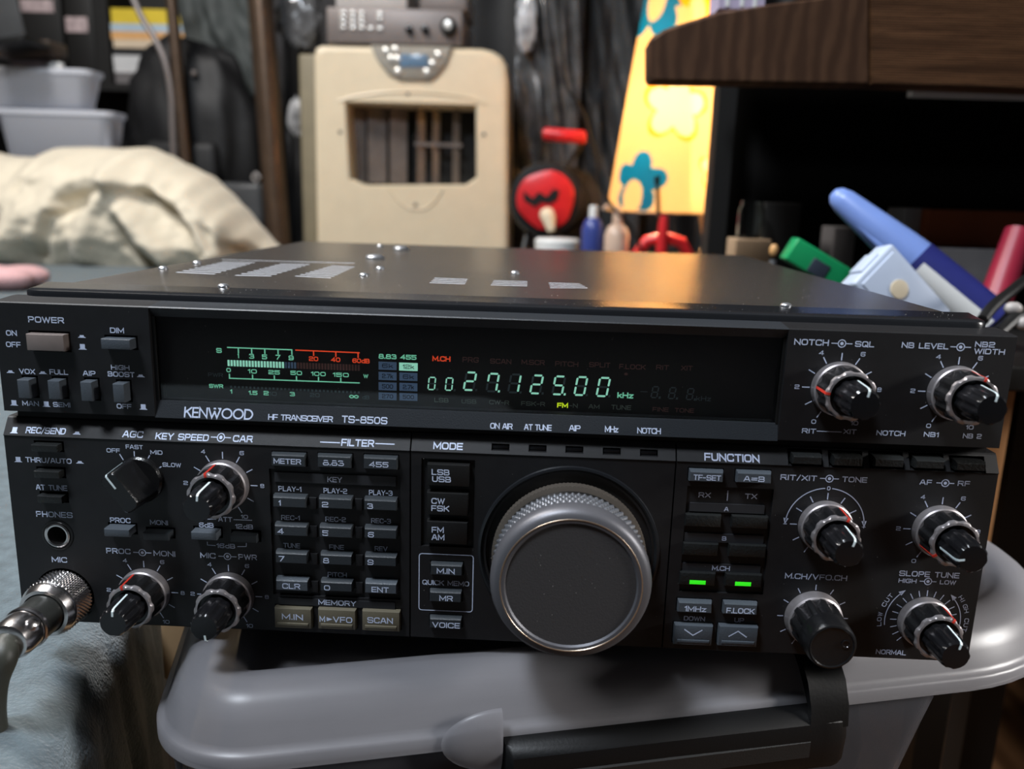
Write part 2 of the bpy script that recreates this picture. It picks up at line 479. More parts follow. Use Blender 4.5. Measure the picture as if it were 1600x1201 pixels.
def icon_pot(mb, cx, cz, half, ymap=None):                 # the concentric-knob mark
    line(mb, cx-half, cz, cx-1.25, cz, .28, ymap=ymap); line(mb, cx+1.25, cz, cx+half, cz, .28, ymap=ymap)
    arc(mb, cx, cz, 1.18, 0, 360, .3, ymap=ymap, n=20)
    disc(mb, cx, cz, .55, ymap=ymap)
def arrow(mb, x, z, ang, size=1.9):
    a = math.radians(ang)
    d = Vector((math.cos(a), math.sin(a))); p = Vector((-d.y, d.x))
    o = Vector((x, z))
    flat(mb, [tuple(o+d*size*.6), tuple(o-d*size*.6+p*size*.45), tuple(o-d*size*.6-p*size*.45)])

# ================================================================ the transceiver
radio = thing('radio_transceiver', 'black amateur radio transceiver with lit green display and large round tuning knob', 'radio', (0, 0, -14))
ST0, STK = 68.45, 3.3/5.3
def ystrip(z): return (z-ST0)*STK - 0.37
def ylip(z): return 0.0 + (z-76.4)*0.32 - 0.07

# --- body
cv = MB()
def plan_ring(z, ins, x=158, y0=31, y1=335):
    r = 2.0
    return [(-x+ins,y0,z),(x-ins,y0,z),(x-ins,y1-ins-r,z),(x-ins-r,y1-ins,z),(-x+ins+r,y1-ins,z),(-x+ins,y1-ins-r,z)]
cv.loft([plan_ring(1,0), plan_ring(114.7,0), plan_ring(116.1,.6), plan_ring(116.7,2)])
cover = cv.build('top_cover', M['cover'], radio)
slots = MB(); liners = []
def slot_group(a, b, c, d, n, deep=0.5):
    # a, b near corners, c, d far corners (b-c right side, a-d left side); slots run along a-b
    A, B, Cc, D = (Vector(p) for p in (a, b, c, d))
    for k in range(n):
        t0 = (k+.27)/n; t1 = (k+.73)/n
        P = [A.lerp(D,t0), B.lerp(Cc,t0), B.lerp(Cc,t1), A.lerp(D,t1)]
        slots.loft([[(p.x,p.y,116.7-deep) for p in P], [(p.x,p.y,118) for p in P]])
    liners.append(MB().add([(p.x,p.y,116.7-.1) for p in (A,B,Cc,D)], [(0,1,2,3)]))
slot_group((-139.79,80.12,116.7), (-122.05,77.63,116.7), (-126.82,147.3,116.7), (-142.54,144.71,116.7), 9)
slot_group((-113.06,75.03,116.7), (-98.43,77.41,116.7), (-99.37,146.46,116.7), (-113.77,144.48,116.7), 9)
slot_group((-89.51,80.62,116.7), (-73.21,77.79,116.7), (-75.99,140.06,116.7), (-88.01,143.06,116.7), 9)
slot_group((-31.29,71.76,116.7), (-16.72,71.41,116.7), (-17.67,97.32,116.7), (-32.01,98.24,116.7), 4)
slot_group((-6.34,70.97,116.7), (8.6,72.03,116.7), (8.2,96.07,116.7), (-6.16,95.46,116.7), 4)
slot_group((17.85,67.58,116.7), (33.38,72.49,116.7), (30.46,93.72,116.7), (17.3,93.48,116.7), 4)
slot_group((-146.77,151.62,116.7), (-79.56,154.88,116.7), (-81.9,162.51,116.7), (-148.15,157.83,116.7), 1)
cut(cover, slots)
for q_ in liners: q_.build('vent_liner', M['mesh_grey'], cover)
def screw(x, y, z, r, parent, name='screw'):
    s = MB().lathe_z(x, y, [(z-.5,r),(z+.5,r),(z+1.0,r*.82),(z+1.25,r*.5)], 20)
    o = s.build(name, M['steel'], parent)
    MB().box(x-r*.6, x+r*.6, y-.25, y+.25, z+1.1, z+1.32).build('screw_slot', M['hole'], o) if parent is radio else None
    return o
for px in ((-148.87,127.42,117), (-150.58,95.09,117), (-62.39,94.65,117), (-62.25,130.38,117), (1.89,130.05,117), (-95.37,304.1,117)):
    screw(px[0], px[1], 116.7, 2.1, cover)
for px in ((-77.1,193.48,117), (-76.52,277.37,117)):
    p = Vector(px)
    MB().lathe_z(p.x, p.y, [(116.6,5.2),(117.6,5.2),(118.6,4.2),(119.0,2.4)], 8).build('bolt', M['steel'], cover)
seam = MB()
ch = MB().box(-160, 160, 12, 31.5, 1, 112)
ch.build('chassis', M['black'], radio)
for x, y in ((-75,45),(75,45),(-75,240),(75,240)):
    MB().lathe_z(x, y, [(-14,9),(-13,10),(0,10.5),(2,10.5)], 24).build('foot', M['black'], radio)

# --- glossy bezel along the top front edge
bz = MB()
def bring(z, ins=0.0):
    pts = []
    for sx in (-1, 1):
        q = []
        for k in range(7):
            a = PI/2*k/6
            q.append((sx*(161.5-ins+(-6+6*math.sin(a))), 10+ins+(6-6*math.cos(a)), z))
        if sx < 0: pts += q[::-1]
        else: pts += q
    return [(-166+ins,33,z)] + pts + [(166-ins,33,z)]
bz.loft([bring(112,0), bring(115.6,0), bring(116.3,.3), bring(116.75,1.2)])
bez = bz.build('front_bezel', M['bezel'], radio)
for p in ((-101.31,34.84,117), (101.15,33.72,117)):
    screw(p[0], max(p[1], 27), 116.7, 2.0, bez)

# --- upper panels
def upper(x0, x1, name):
    prof = [(0,76.9),(0,113.3),(.35,113.65),(10.2,114.4),(13,114.4),(13,76.9)]
    return MB().loft([[(x0,y,z) for y,z in prof], [(x1,y,z) for y,z in prof]]).build(name, M['panel'], radio)
def lower(x0, x1, name):
    prof = [(0.5,0),(0,.5),(0,ST0-.3),(-.3,ST0-.12),(-.3,ST0),(3.0,73.75),(3.5,74.2),(13,74.2),(13,0)]
    return MB().loft([[(x0,y,z) for y,z in prof], [(x1,y,z) for y,z in prof]]).build(name, M['panel'], radio)
pUL = upper(-164.2, -113.0, 'power_panel')
pUR = upper(92.9, 164.2, 'level_panel')
pL = lower(-165.3, -27.75, 'keypad_panel')
pM = lower(-27.25, 60.3, 'tuning_panel')
pR = lower(60.8, 165.3, 'function_panel')
MB().box(-162, 162, 3.5, 13, 73.5, 77.5).build('panel_gap_strip', M['hole'], radio)

# --- buttons: (panel, name, face at its own height, height, material, legends, extra)
BT = []
def bt(panel, name, face, p, m, leg=(), c=.5, lab=None, deep=6.0, gap=.7, y0=0.0):
    BT.append((panel, name, face, p, m, leg, c, lab, deep, gap, y0))
S_ = 'key_slate'; K_ = 'key'; D_ = 'key_dark'
bt(pUL,'power_button', (-146.32,101.03,12.46,5.47), 3, 'key_power', lab='taupe power button')
bt(pUL,'push_button', (-122.6,101.52,9.63,3.35), 4, S_)
bt(pUL,'push_button', (-154.35,85.5,4.05,6.24), 4, S_)
bt(pUL,'push_button', (-144.22,85.55,4.05,6.23), 4, S_)
bt(pUL,'push_button', (-133.49,85.42,3.82,6.45), 4, S_)
bt(pUL,'push_button', (-122.78,85.28,3.82,6.23), 4, S_)
bt(pL,'push_button', (-150.08,65.01,8.91,2.45), 3, D_)
bt(pL,'push_button', (-150.2,55.78,8.76,2.49), 3, D_)
bt(pL,'push_button', (-149.94,46.9,8.6,2.52), 3, D_)
bt(pL,'push_button', (-126.87,36.5,8.81,2.78), 4.5, S_)
bt(pL,'push_button', (-113.76,35.47,8.81,2.56), 4, K_)
bt(pL,'push_button', (-97.22,36.44,8.77,2.78), 4, S_)
bt(pL,'push_button', (-84.03,35.66,9,2.79), 3, K_)
def key(panel, box, leg, m=K_, p=2.0, name='key', y0=0.0, c=.7):
    bt(panel, name, box, p, m, leg, c, None, 4.0, .35, y0)
key(pL,(-68.14,63.99,11.39,4.46), [('METER',-68.36,63.64,9.24,2.01)])
key(pL,(-52.68,64.17,11.35,4.45), [('8.83',-52.91,63.72,7.07,2)])
key(pL,(-37.29,64.24,11.32,4.45), [('455',-37.72,63.78,6.41,2)])
key(pL,(-68.14,49.32,11.3,4.11), [('1',-71.42,48.84,0.76,2.05)], y0=1)
key(pL,(-52.62,49.53,11.27,4.1), [('2',-55.99,48.93,2.17,2.05)], y0=1)
key(pL,(-37.37,49.61,11.02,4.1), [('3',-40.72,49.01,1.95,2.05)], y0=1)
key(pL,(-68,39.09,11.17,4.17), [('4',-71.41,38.7,2.08,2.09)], y0=1)
key(pL,(-52.69,39.18,11.14,4.17), [('5',-56.08,38.68,2.08,2.09)], y0=1)
key(pL,(-37.31,39.4,11.1,4.05), [('6',-40.58,38.79,2.07,2.08)], y0=1)
key(pL,(-68.08,29.03,11.04,4.24), [('7',-71.4,28.65,1.99,2.12)], y0=1)
key(pL,(-52.64,29.14,11.01,4.12), [('8',-56.06,28.63,2.09,2.12)], y0=1)
key(pL,(-37.36,29.36,10.97,3.99), [('9',-40.77,28.74,2.09,2.12)], y0=1)
key(pL,(-68.15,18.94,11.35,4.3), [('CLR',-68.38,18.57,6.23,2.15)], S_, y0=1)
key(pL,(-52.7,19.18,11.09,3.94), [('0',-55.93,18.55,2.11,2.03)], y0=1)
key(pL,(-37.31,19.3,11.06,4.29), [('ENT',-37.53,18.69,5.97,2.15)], S_, y0=1)
key(pL,(-68.05,6.47,13.01,7.55), [('M.IN',-68.14,7.2,7.4,2.31)], 'key_tan', 2.4, 'memory_key')
key(pL,(-52.7,6.73,13.19,7.54), [('M>VFO',-52.92,6.96,11.63,2.31)], 'key_tan', 2.4, 'memory_key')
key(pL,(-37.29,6.86,13.15,7.53), [('SCAN',-37.52,7.34,8.91,2.31)], 'key_tan', 2.4, 'memory_key')
key(pM,(-14.66,60.82,14.07,7.59), [('LSB',-17.13,61.95,5.96,2.12),('USB',-16.78,59.51,6.3,2.13)], 'black', 2, 'mode_button', 1.2)
key(pM,(-14.75,50.69,13.96,7.94), [('CW',-17.88,51.8,4.51,2.15),('FSK',-17.1,49.22,6.03,2.16)], 'black', 2, 'mode_button', 1.2)
key(pM,(-14.73,40.39,13.86,8.07), [('FM',-17.88,41.52,4.11,2.19),('AM',-17.75,38.87,4.34,2.2)], 'black', 2, 'mode_button', 1.2)
key(pM,(-14.78,27.1,10.94,4.24), [('M.IN',-15,26.62,6.13,2.12)])
key(pM,(-14.99,17.12,11.03,4.18), [('MR',-14.76,16.53,4.63,2.15)])
key(pM,(-14.87,7.13,11.11,4.13), [('VOICE',-14.64,6.41,9.56,2.19)])
key(pR,(70.45,64.13,11.08,3.97), [('TF-SET',70.7,63.69,8.99,1.99)], S_)
key(pR,(85.98,64.33,11.25,3.97), [('A=B',86.02,63.89,6.88,1.99)], S_)
for bx in ((70.83,48.16,11.89,4.31), (86.3,48.26,12.06,4.31), (70.8,37.85,11.77,4.38), (86.39,37.97,12.37,4.38)):
    key(pR, bx, [], D_, 1.2, 'select_key', 1)
key(pR,(70.56,27.12,12.09,4.69), [('LED',70.65,26.07,5.4,1.41)], D_, 1.2, 'select_key', 1)
key(pR,(86.07,27.26,12.27,4.69), [('LED',85.95,26.19,5.38,1.41)], D_, 1.2, 'select_key', 1)
key(pR,(70.32,17.23,11.5,4.28), [('1MHz',70.48,16.64,7.38,2.14)], S_)
key(pR,(85.69,17.37,11.46,4.39), [('F.LOCK',85.76,16.66,9.52,2.14)], S_)
key(pR,(70.51,6.79,13.1,7.48), [('DOWN',70.31,7.99,6.11,1.93)], S_, 2.4, 'arrow_key')
key(pR,(85.76,7.06,13.28,7.47), [('UP',85.54,8.25,6.09,1.92)], S_, 2.4, 'arrow_key')
for bx in ((102.8,70.89,9.52,3.27), (116.02,70.88,9.49,3.27), (129.18,71.09,9.46,3.27), (142.33,71.08,9.44,3.26), (155.5,70.75,9.62,3.05)):
    bt(pR,'strip_button', bx, 1.5, D_, (), .6, None, 6, .9)
LEDS = [(2.39,70.46,5.96,2.11), (14.73,70.51,5.95,2.1), (26.93,70.56,5.94,2.1), (39.32,70.5,5.92,2.1), (51.57,70.44,5.91,2.1)]
cutters = {o: MB() for o in (pUL, pUR, pL, pM, pR)}
for (pn, name, f, p, m, leg, c, lab, deep, gap, y0) in BT:
    cx, cz, w, h = f
    if y0 == 0:
        cutters[pn].box(cx-w/2-gap, cx+w/2+gap, -6, deep, cz-h/2-gap, cz+h/2+gap)
def recess(pn, r, deep):
    cx, cz, w, h = r
    cutters[pn].box(cx-w/2, cx+w/2, -6.5, deep, cz-h/2, cz+h/2)
RK = (-53.1,37.16,44.5,46.04); RF = (79.13,40.93,28.47,38.02); RM = (-14.86,50.26,17.96,31.3)
recess(pL, RK, 1.0); recess(pR, RF, 1.0); recess(pM, RM, 1.2)
for cx, cz, w, h in LEDS:
    cutters[pM].box(cx-w/2, cx+w/2, -6, 3.5, cz-h/2, cz+h/2)
JX, JZ = -149.98,33
cutters[pL].lathe_y(JX, JZ, [(-6,5.6),(7,5.6)], 40)
MX, MZ = -149.69,10
cutters[pL].lathe_y(MX, MZ, [(-6.2,10.6),(7.5,10.6)], 48)
KX, KZ = 26.5, 34.36
cutters[pM].lathe_y(KX, KZ, [(-6.4,29.0),(1.5,28.0)], 96)
for o, cm in cutters.items():
    if cm.v: cut(o, cm)
    o.data.polygons.foreach_set('use_smooth', [False]*len(o.data.polygons))

for (pn, name, f, p, m, leg, c, lab, deep, gap, y0) in BT:
    cx, cz, w, h = f
    b = MB()
    if name in ('memory_key', 'arrow_key'):
        b.cbox(cx, cz, w, h, -p, 5, c)
        b.cbox(cx, cz-h*.27, w*.84, h*.16, -p-.5, -p+.3, .35)
    elif name == 'key' or name == 'strip_button':
        # top edge leans back like the real caps
        yb = 5
        b.loft([[(cx-w/2,yb,cz-h/2),(cx-w/2,yb,cz+h/2),(cx+w/2,yb,cz+h/2),(cx+w/2,yb,cz-h/2)],
                [(cx-w/2,-p+.6,cz-h/2),(cx-w/2,-p+1.1,cz+h/2),(cx+w/2,-p+1.1,cz+h/2),(cx+w/2,-p+.6,cz-h/2)],
                [(cx-w/2+.3,-p,cz-h/2+.3),(cx-w/2+.3,-p,cz+h/2-.75),(cx+w/2-.3,-p,cz+h/2-.75),(cx+w/2-.3,-p,cz-h/2+.3)]])
    else:
        b.cbox(cx, cz, w, h, -p, 5, c)
    o = b.build(name, M[m], radio)
    if lab: say(o, lab)
    lg = MB(); em = MB()
    for s, x, z, tw, th in leg:
        y = -p-.05
        if s == 'LED':
            em.cbox(x, z, tw, th, y-.25, y+.3, .25)
        elif s in ('DOWN', 'UP'):
            d = 1 if s == 'UP' else -1
            ribbon(lg, [(x-2.9,z-d*1.0),(x,z+d*1.0),(x+2.9,z-d*1.0)], .42, False, lambda q, y=y: (q.x, y, q.y))
        elif s == 'M>VFO':
            text(lg, 'M', x-tw/2+tw*.09, z, tw*.17, th, y); text(lg, 'VFO', x+tw*.2, z, tw*.58, th, y)
            flat(lg, [(x-tw*.28,z-th*.33),(x-tw*.1,z),(x-tw*.28,z+th*.33)], y)
        else:
            text(lg, s, x, z, tw, th, y)
    if lg.v: lg.build('legend', M['ink'], o, smooth=0)
    if em.v: say(em.build('lamp', M['led_green'], o), 'lit green indicator bar')

# --- printed lettering
tUL, tUR, tL, tM, tR = MB(), MB(), MB(), MB(), MB()
for s, x, z, w, h in (('POWER',-147,108.11,11.88,2.1), ('ON',-158.97,103.36,3.63,1.91), ('OFF',-158.73,99.54,4.93,1.92), ('DIM',-123.7,105.44,4.66,1.9),
        ('VOX',-155.02,90.64,5.39,1.84), ('FULL',-144.34,90.82,6.24,1.84), ('AIP',-134.14,90.76,4.29,1.84), ('HIGH',-123.57,93.09,6.2,1.72),
        ('BOOST',-123.42,90.83,8.99,1.83), ('MAN',-154.91,79.73,5.65,1.76), ('SEMI',-144.39,79.69,5.86,1.76), ('OFF',-123.26,79.95,4.97,1.76)):
    text(tUL, s, x, z, w, h)
for x, z in ((-135.56,103.02), (-160.66,90.33), (-149.76,90.4), (-116.91,90.53)): icon_low(tUL, x, z)
for x, z in ((-135.64,99.61), (-160.57,79.73), (-149.59,79.71), (-116.78,79.98)): icon_high(tUL, x, z)
tUL.build('lettering', M['ink'], pUL, smooth=0)

for s, x, z, w, h in (('NOTCH',100.36,109.47,10.88,2.06), ('SQL',117.06,109.45,6.03,1.95), ('NB LEVEL',135.98,109.61,14.6,1.95), ('NB2',154.49,110.67,6.17,1.84),
        ('WIDTH',156.22,108.48,9.57,1.85), ('RIT',102.67,80.32,4.54,1.73), ('XIT',115.83,80.62,4.12,1.73), ('NOTCH',128.98,80.6,9.24,1.83),
        ('NB1',141.89,80.68,4.71,1.72), ('NB 2',154.98,80.66,5.92,1.72)):
    text(tUR, s, x, z, w, h)
x, z = 109.93,109.4; icon_pot(tUR, x, z, 3.3)
x, z = 147.07,109.59; icon_pot(tUR, x, z, 3.2)
x, z = 105.14,80.37; x2, z2 = 113.16,80.56; line(tUR, x, z, x2, z, .26)

for s, x, z, w, h in (('REC/SEND',-151.1,70.22,13.62,2.02), ('AGC',-121.3,70.16,6.99,2.13), ('KEY SPEED',-104.52,69.93,18.08,2.12), ('CAR',-83.97,70.07,6.72,2.12),
        ('FILTER',-45.29,70.16,10.98,2.23)):
    text(tL, s, x, z, w, h, ymap=ystrip, wt=.185)
x, z = -91.45,70.22; icon_pot(tL, x, z, 3.4, ymap=ystrip)
x, z = -161.79,70.02; icon_high(tL, x, z, ymap=ystrip)
x, z = -140.37,69.86; icon_low(tL, x, z, ymap=ystrip)
x, z = -57.9,69.99; x2, z2 = -51.21,70.03; line(tL, x, z, x2, z, .3, ymap=ystrip)
x, z = -39.37,70.17; x2, z2 = -32.92,70.21; line(tL, x, z, x2, z, .3, ymap=ystrip)
for s, x, z, w, h in (('THRU/AUTO',-150.7,59.99,15.88,1.93), ('AT TUNE',-150.61,50.26,10.89,2.07), ('PHONES',-150.52,40.51,12.76,2.22), ('MIC',-150.26,23.8,5.44,2.16),
        ('OFF',-128.13,64.41,4.6,1.58), ('FAST',-120.8,65.94,5.89,1.57), ('MID',-113.38,64.32,4.15,1.57), ('SLOW',-108.4,60.12,6.34,1.58),
        ('PROC',-127.6,39.39,7.14,1.99), ('MONI',-114.13,39.16,6.23,1.87), ('ATT',-91.05,41.33,4.87,1.86), ('6dB',-97.7,38.94,5.1,1.87), ('12dB',-84.63,38.93,6.2,1.87),
        ('16dB',-91.28,31.58,6.46,1.77), ('PROC',-129.13,27.99,8.55,2.14), ('MONI',-112.96,27.76,7.63,2.14), ('MIC',-97.72,27.73,5.37,2.14), ('PWR',-83.86,27.77,6.47,2.14)):
    text(tL, s, x, z, w, h)
x, z = -161.19,59.9; icon_high(tL, x, z)
x, z = -139.92,59.74; icon_low(tL, x, z)
x, z = -120.71,27.77; icon_pot(tL, x, z, 3.2)
x, z = -90.9,27.68; icon_pot(tL, x, z, 3.2)
for a in (((-97.47,41.17),(-94.15,41.2)), ((-88.17,41.34),(-81.76,41.39)), ((-97.74,31.65),(-94.85,31.54)), ((-87.27,31.52),(-84.15,31.66))):
    line(tL, a[0][0], a[0][1], a[1][0], a[1][1], .24)
for a in (((-97.68,32.83),(-97.7,31.53)), ((-84.1,32.96),(-84.2,31.54))):
    line(tL, a[0][0], a[0][1], a[1][0], a[1][1], .24)
for a in (((-126.02,63.25),(-124.87,61.15)), ((-120.97,64.45),(-121.04,61.64)), ((-115.75,63.21),(-117.12,60.67)), ((-111.95,59.37),(-114.57,57.92))):
    line(tL, a[0][0], a[0][1], a[1][0], a[1][1], .36)
for s, x, z, w, h in (('PLAY-1',-68.71,52.88,7.88,1.95), ('PLAY-2',-53.18,52.85,8.08,1.94), ('PLAY-3',-37.7,52.81,8.06,1.94), ('REC-1',-68.8,42.48,6.4,1.86),
        ('REC-2',-53.25,42.57,7.04,1.86), ('REC-3',-37.65,42.67,6.8,1.86), ('TUNE',-68.65,32.27,5.79,1.89), ('FINE',-53.09,32.38,5.1,1.89),
        ('REV',-37.7,32.48,4.42,1.89), ('PITCH',-53.04,22.14,6.71,1.92)):
    text(tL, s, x, z, w, h, y=.94, wt=.15)
for s, x, z, w, h in (('KEY',-53.18,57.05,5,2.04),):
    text(tL, s, x, z, w, h, y=.33)
for s, x, z, w, h in (('MEMORY',-52.87,12.22,13.23,2.06),):
    text(tL, s, x, z, w, h, y=-.46)
for cx, cz, w, h, y in ((-53.07,57.17,41.26,3.4,.4), (-53.1,11.97,40.81,2.55,-.4)):
    MB().box(cx-w/2, cx+w/2, y, y+.9, cz-h/2, cz+h/2).build('legend_bar', M['bar'], pL)

for s, x, z, w, h in (('MODE',-15.03,70.25,9.84,2.22),):
    text(tM, s, x, z, w, h, ymap=ystrip, wt=.19)
for s, x, z, w, h in (('QUICK MEMO',-15.16,21.26,16.16,1.91),):
    text(tM, s, x, z, w, h, wt=.15)
qx, qz, qw, qh = -15.09,21.31,18.59,21.03
ribbon(tM, rounded([(qx-qw/2,qz-qh/2,1),(qx+qw/2,qz-qh/2,1),(qx+qw/2,qz+qh/2,1),(qx-qw/2,qz+qh/2,1)], True, 1.1), .3, True, lambda p: (p.x,-.06,p.y))
tM.build('lettering', M['ink'], pM, smooth=0)

for s, x, z, w, h in (('FUNCTION',78.79,70.04,18.06,2.43),):
    text(tR, s, x, z, w, h, ymap=ystrip, wt=.19)
for s, x, z, w, h in (('RX',71,56.61,4.04,1.92), ('TX',86.37,56.8,4.02,1.92)):
    text(tR, s, x, z, w, h, y=.94)
x, z = 78.59,58.5; x2, z2 = 78.79,54.9; line(tR, x, z, x, z2, .3, y=.94)
for s, x, z, w, h in (('A',78.47,52.17,1.49,1.59), ('B',78.62,41.66,1.5,1.61), ('M.CH',78.46,30.83,6.05,1.88)):
    text(tR, s, x, z, w, h, y=.33)
for cx, cz, w, h in ((78.66,52.41,24.85,2.95), (78.51,41.65,26.57,3), (78.35,30.83,26.8,2.81)):
    MB().box(cx-w/2, cx+w/2, .4, 1.2, cz-h/2, cz+h/2).build('legend_bar', M['bar'], pR)
for s, x, z, w, h in (('DOWN',70.87,12,7.24,1.81), ('UP',86.19,12.14,3.28,1.81), ('RIT/XIT',101.04,64.26,11.92,2), ('TONE',119.3,64.36,8.13,1.99),
        ('AF',142.38,64.43,3.94,1.88), ('RF',154.69,64.5,3.93,1.88), ('M.CH/VFO.CH',110.49,29.33,20.83,2.11), ('SLOPE TUNE',147.99,31.99,19.99,2.09),
        ('HIGH',141.11,29.34,5.98,1.64), ('LOW',154.53,29.38,5.32,1.63), ('NORMAL',138.98,2.61,10.25,1.95)):
    text(tR, s, x, z, w, h)
x, z = 111.07,64.35; icon_pot(tR, x, z, 3.1)
x, z = 148.71,64.36; icon_pot(tR, x, z, 2.9)
x, z = 147.92,29.42; icon_pot(tR, x, z, 2.8)

# --- small details on the panels
jk = MB().lathe_y(JX, JZ, [(.4,5.55),(-.2,5.5),(-.35,5.0),(-.2,4.55),(2,4.5),(6.6,4.5)], 48, cap0=False, cap1=False)
jb = jk.build('phones_jack', M['black'], radio)
MB().lathe_y(JX, JZ, [(1.0,4.45),(-.5,4.4),(-.75,3.9),(-.6,3.35),(.3,3.25),(6,3.2)], 48, cap0=False, cap1=False).build('jack_ring', M['chrome'], jb)
MB().box(JX-4, JX+4, 6.2, 6.8, JZ-4, JZ+4).build('jack_bore', M['hole'], jb)
for cx, cz, w, h in LEDS:
    MB().cbox(cx, cz-.2, w-.5, h-.7, 1.7, 3.4, .3).build('indicator_lens', M['gloss_black'], radio)
edge = MB()

for cxp in ((-60.81,48.23), (-60.82,38.01), (-60.83,27.87), (-60.85,17.56), (-45.16,48.44), (-45.16,38.23), (-45.16,28.1), (-45.27,17.81)):
    MB().cbox(cxp[0], cxp[1], 2.5, 4.2, .2, 1.2, .3).build('key_divider', M['panel'], radio)

# --- control knobs
def fl(nf, depth, top=1.0):
    def g(a):
        t = (math.cos(nf*a)+1)/2
        return depth*max(0.0, (t-.3)/.7)**.9
    return g
def ticks(mb, cx, cz, r0, r1, angs, t=.34):
    for a in angs:
        c, s = math.cos(math.radians(a)), math.sin(math.radians(a))
        line(mb, cx+r0*c, cz+r0*s, cx+r1*c, cz+r1*s, t)
def pointer(parent, m, cx, cz, ang, pts, t=.7, name='pointer'):
    # pts: (y, r) path lying on the knob at one angle
    a = math.radians(ang); c, s = math.cos(a), math.sin(a)
    mb = MB(); L = []; R = []
    for y, r in pts:
        L.append((cx+r*c-s*t/2, y, cz+r*s+c*t/2)); R.append((cx+r*c+s*t/2, y, cz+r*s-c*t/2))
    n = len(pts)
    lift = [(x+c*.12, y-.12, z+s*.12) for x, y, z in L+R]
    mb.add(L+R+lift, [(i,i+1,n+i+1,n+i) for i in range(n-1)] + [(2*n+i,2*n+n+i,2*n+n+i+1,2*n+i+1) for i in range(n-1)]
           + [(i,2*n+i,2*n+i+1,i+1) for i in range(n-1)] + [(n+i,n+i+1,3*n+i+1,3*n+i) for i in range(n-1)])
    return mb.build(name, m, parent, smooth=0)
def dual_knob(cx, cz, a_out, a_in, lab=None):
    go = fl(10, .8); gi = fl(9, .42)
    oa = math.radians(a_out); ia = math.radians(a_in)
    R = 8.1
    o = MB().lathe_y(cx, cz, [(-1.0,R),(-3.2,R),(-10.6,R-.35),(-11.0,R-.9)], 144,
                     rf=lambda k,a,r: r-(go(a-oa+PI/10) if k in (1,2) else go(a-oa+PI/10)*.9)).build('outer_knob', M['knob'], radio, smooth=30)
    MB().lathe_y(cx, cz, [(0,8.7),(-.6,8.8),(-3.0,8.6),(-3.4,8.2),(-3.4,6)], 72, cap0=False, cap1=False).build('knob_skirt', M['knob_ring'], o)
    MB().lathe_y(cx, cz, [(-10.3,R-.5),(-10.8,R-.15),(-11.8,R-.3),(-12.1,R-.8),(-12.1,R-1.5),(-11.0,R-1.7)], 144,
                 rf=lambda k,a,r: r-(go(a-oa+PI/10)*.6 if k in (0,1,2) else 0), cap0=False, cap1=False).build('front_ring', M['knob_ring'], o)
    pointer(o, M['red_mark'], cx, cz, a_out, [(-3.1,R+.02),(-10.7,R-.2),(-11.9,R-.15),(-12.15,R-.8),(-12.15,R-1.5)], .8)
    i = MB().lathe_y(cx, cz, [(-11.2,5.4),(-13.0,5.35),(-21.0,5.0),(-22.3,4.75),(-22.9,4.2),(-23.0,2.0)], 120,
                     rf=lambda k,a,r: r-(gi(a-ia+PI/9) if k < 4 else 0)).build('inner_knob', M['gloss_black'], radio, smooth=30)
    pointer(i, M['white_mark'], cx, cz, a_in, [(-13.0,5.4),(-21.0,5.05),(-22.3,4.8),(-22.95,4.2),(-23.02,2.5)], .62)
    return o
FULLT = [240-30*k for k in range(11)]
def scale(mb, cx, cz, nums=True):
    ticks(mb, cx, cz, 9.1, 11.5, FULLT)
    if nums:
        for k in (0, 2, 4, 6, 8, 10):
            a = math.radians(240-30*k)
            text(mb, str(k), cx+13.1*math.cos(a), cz+13.1*math.sin(a), 2.4 if k == 10 else 1.5, 1.5, wt=.16)
KN = {}
for nm, (cx, cz), tm, ao, ai in (('key', (-90.9,53.91), tL, 100, 84), ('proc', (-120.51,13.2), tL, 106, 88), ('mic', (-90.78,13.09), tL, -105, -85),
        ('sql', (110.39,94.86), tUR, 174, 80), ('nb', (147.2,94.9), tUR, 68, 78), ('tone', (111.21,48), tR, 67, 72),
        ('af', (148.73,47.96), tR, 213, 188), ('slope', (148.29,15.02), tR, 60, 76)):
    KN[nm] = (cx, cz)
    dual_knob(cx, cz, ao, ai)
    if nm not in ('tone', 'slope'): scale(tm, cx, cz)
cx, cz = KN['tone']
ticks(tR, cx, cz, 9.1, 11.4, FULLT)
for a in ((95,176),(4,85)): arc(tR, cx, cz, 13.0, a[0], a[1], .32)
arrow(tR, cx-13.0, cz+.9, 264); arrow(tR, cx+13.0, cz+.9, 276)
text(tR, '0', cx, cz+13.0, 1.1, 1.5); text(tR, '-', cx-13.0, cz, 1.2, 1.5); text(tR, '+', cx+13.0, cz, 1.2, 1.2)
cx, cz = KN['slope']
ticks(tR, cx, cz, 9.0, 11.2, [225-15*k for k in range(19)], .3)
arc(tR, cx, cz, 13.0, 130, 190, .3); arrow(tR, cx-8.2, cz+10.2, 38)
arc(tR, cx, cz, 12.4, -8, 44, .3); arrow(tR, cx+8.6, cz+9.2, 134)
for s, rad, a0, da in (('LOW CUT', 14.8, 188, -7.2), ('HIGH CUT', 14.5, 38, -7.0)):
    for k, chh in enumerate(s):
        if chh == ' ': continue
        a = math.radians(a0+da*k)
        text(tR, chh, cx+rad*math.cos(a), cz+rad*math.sin(a), 1.0 if chh == 'I' else 1.45, 1.6, rot=a-PI/2, wt=.15)
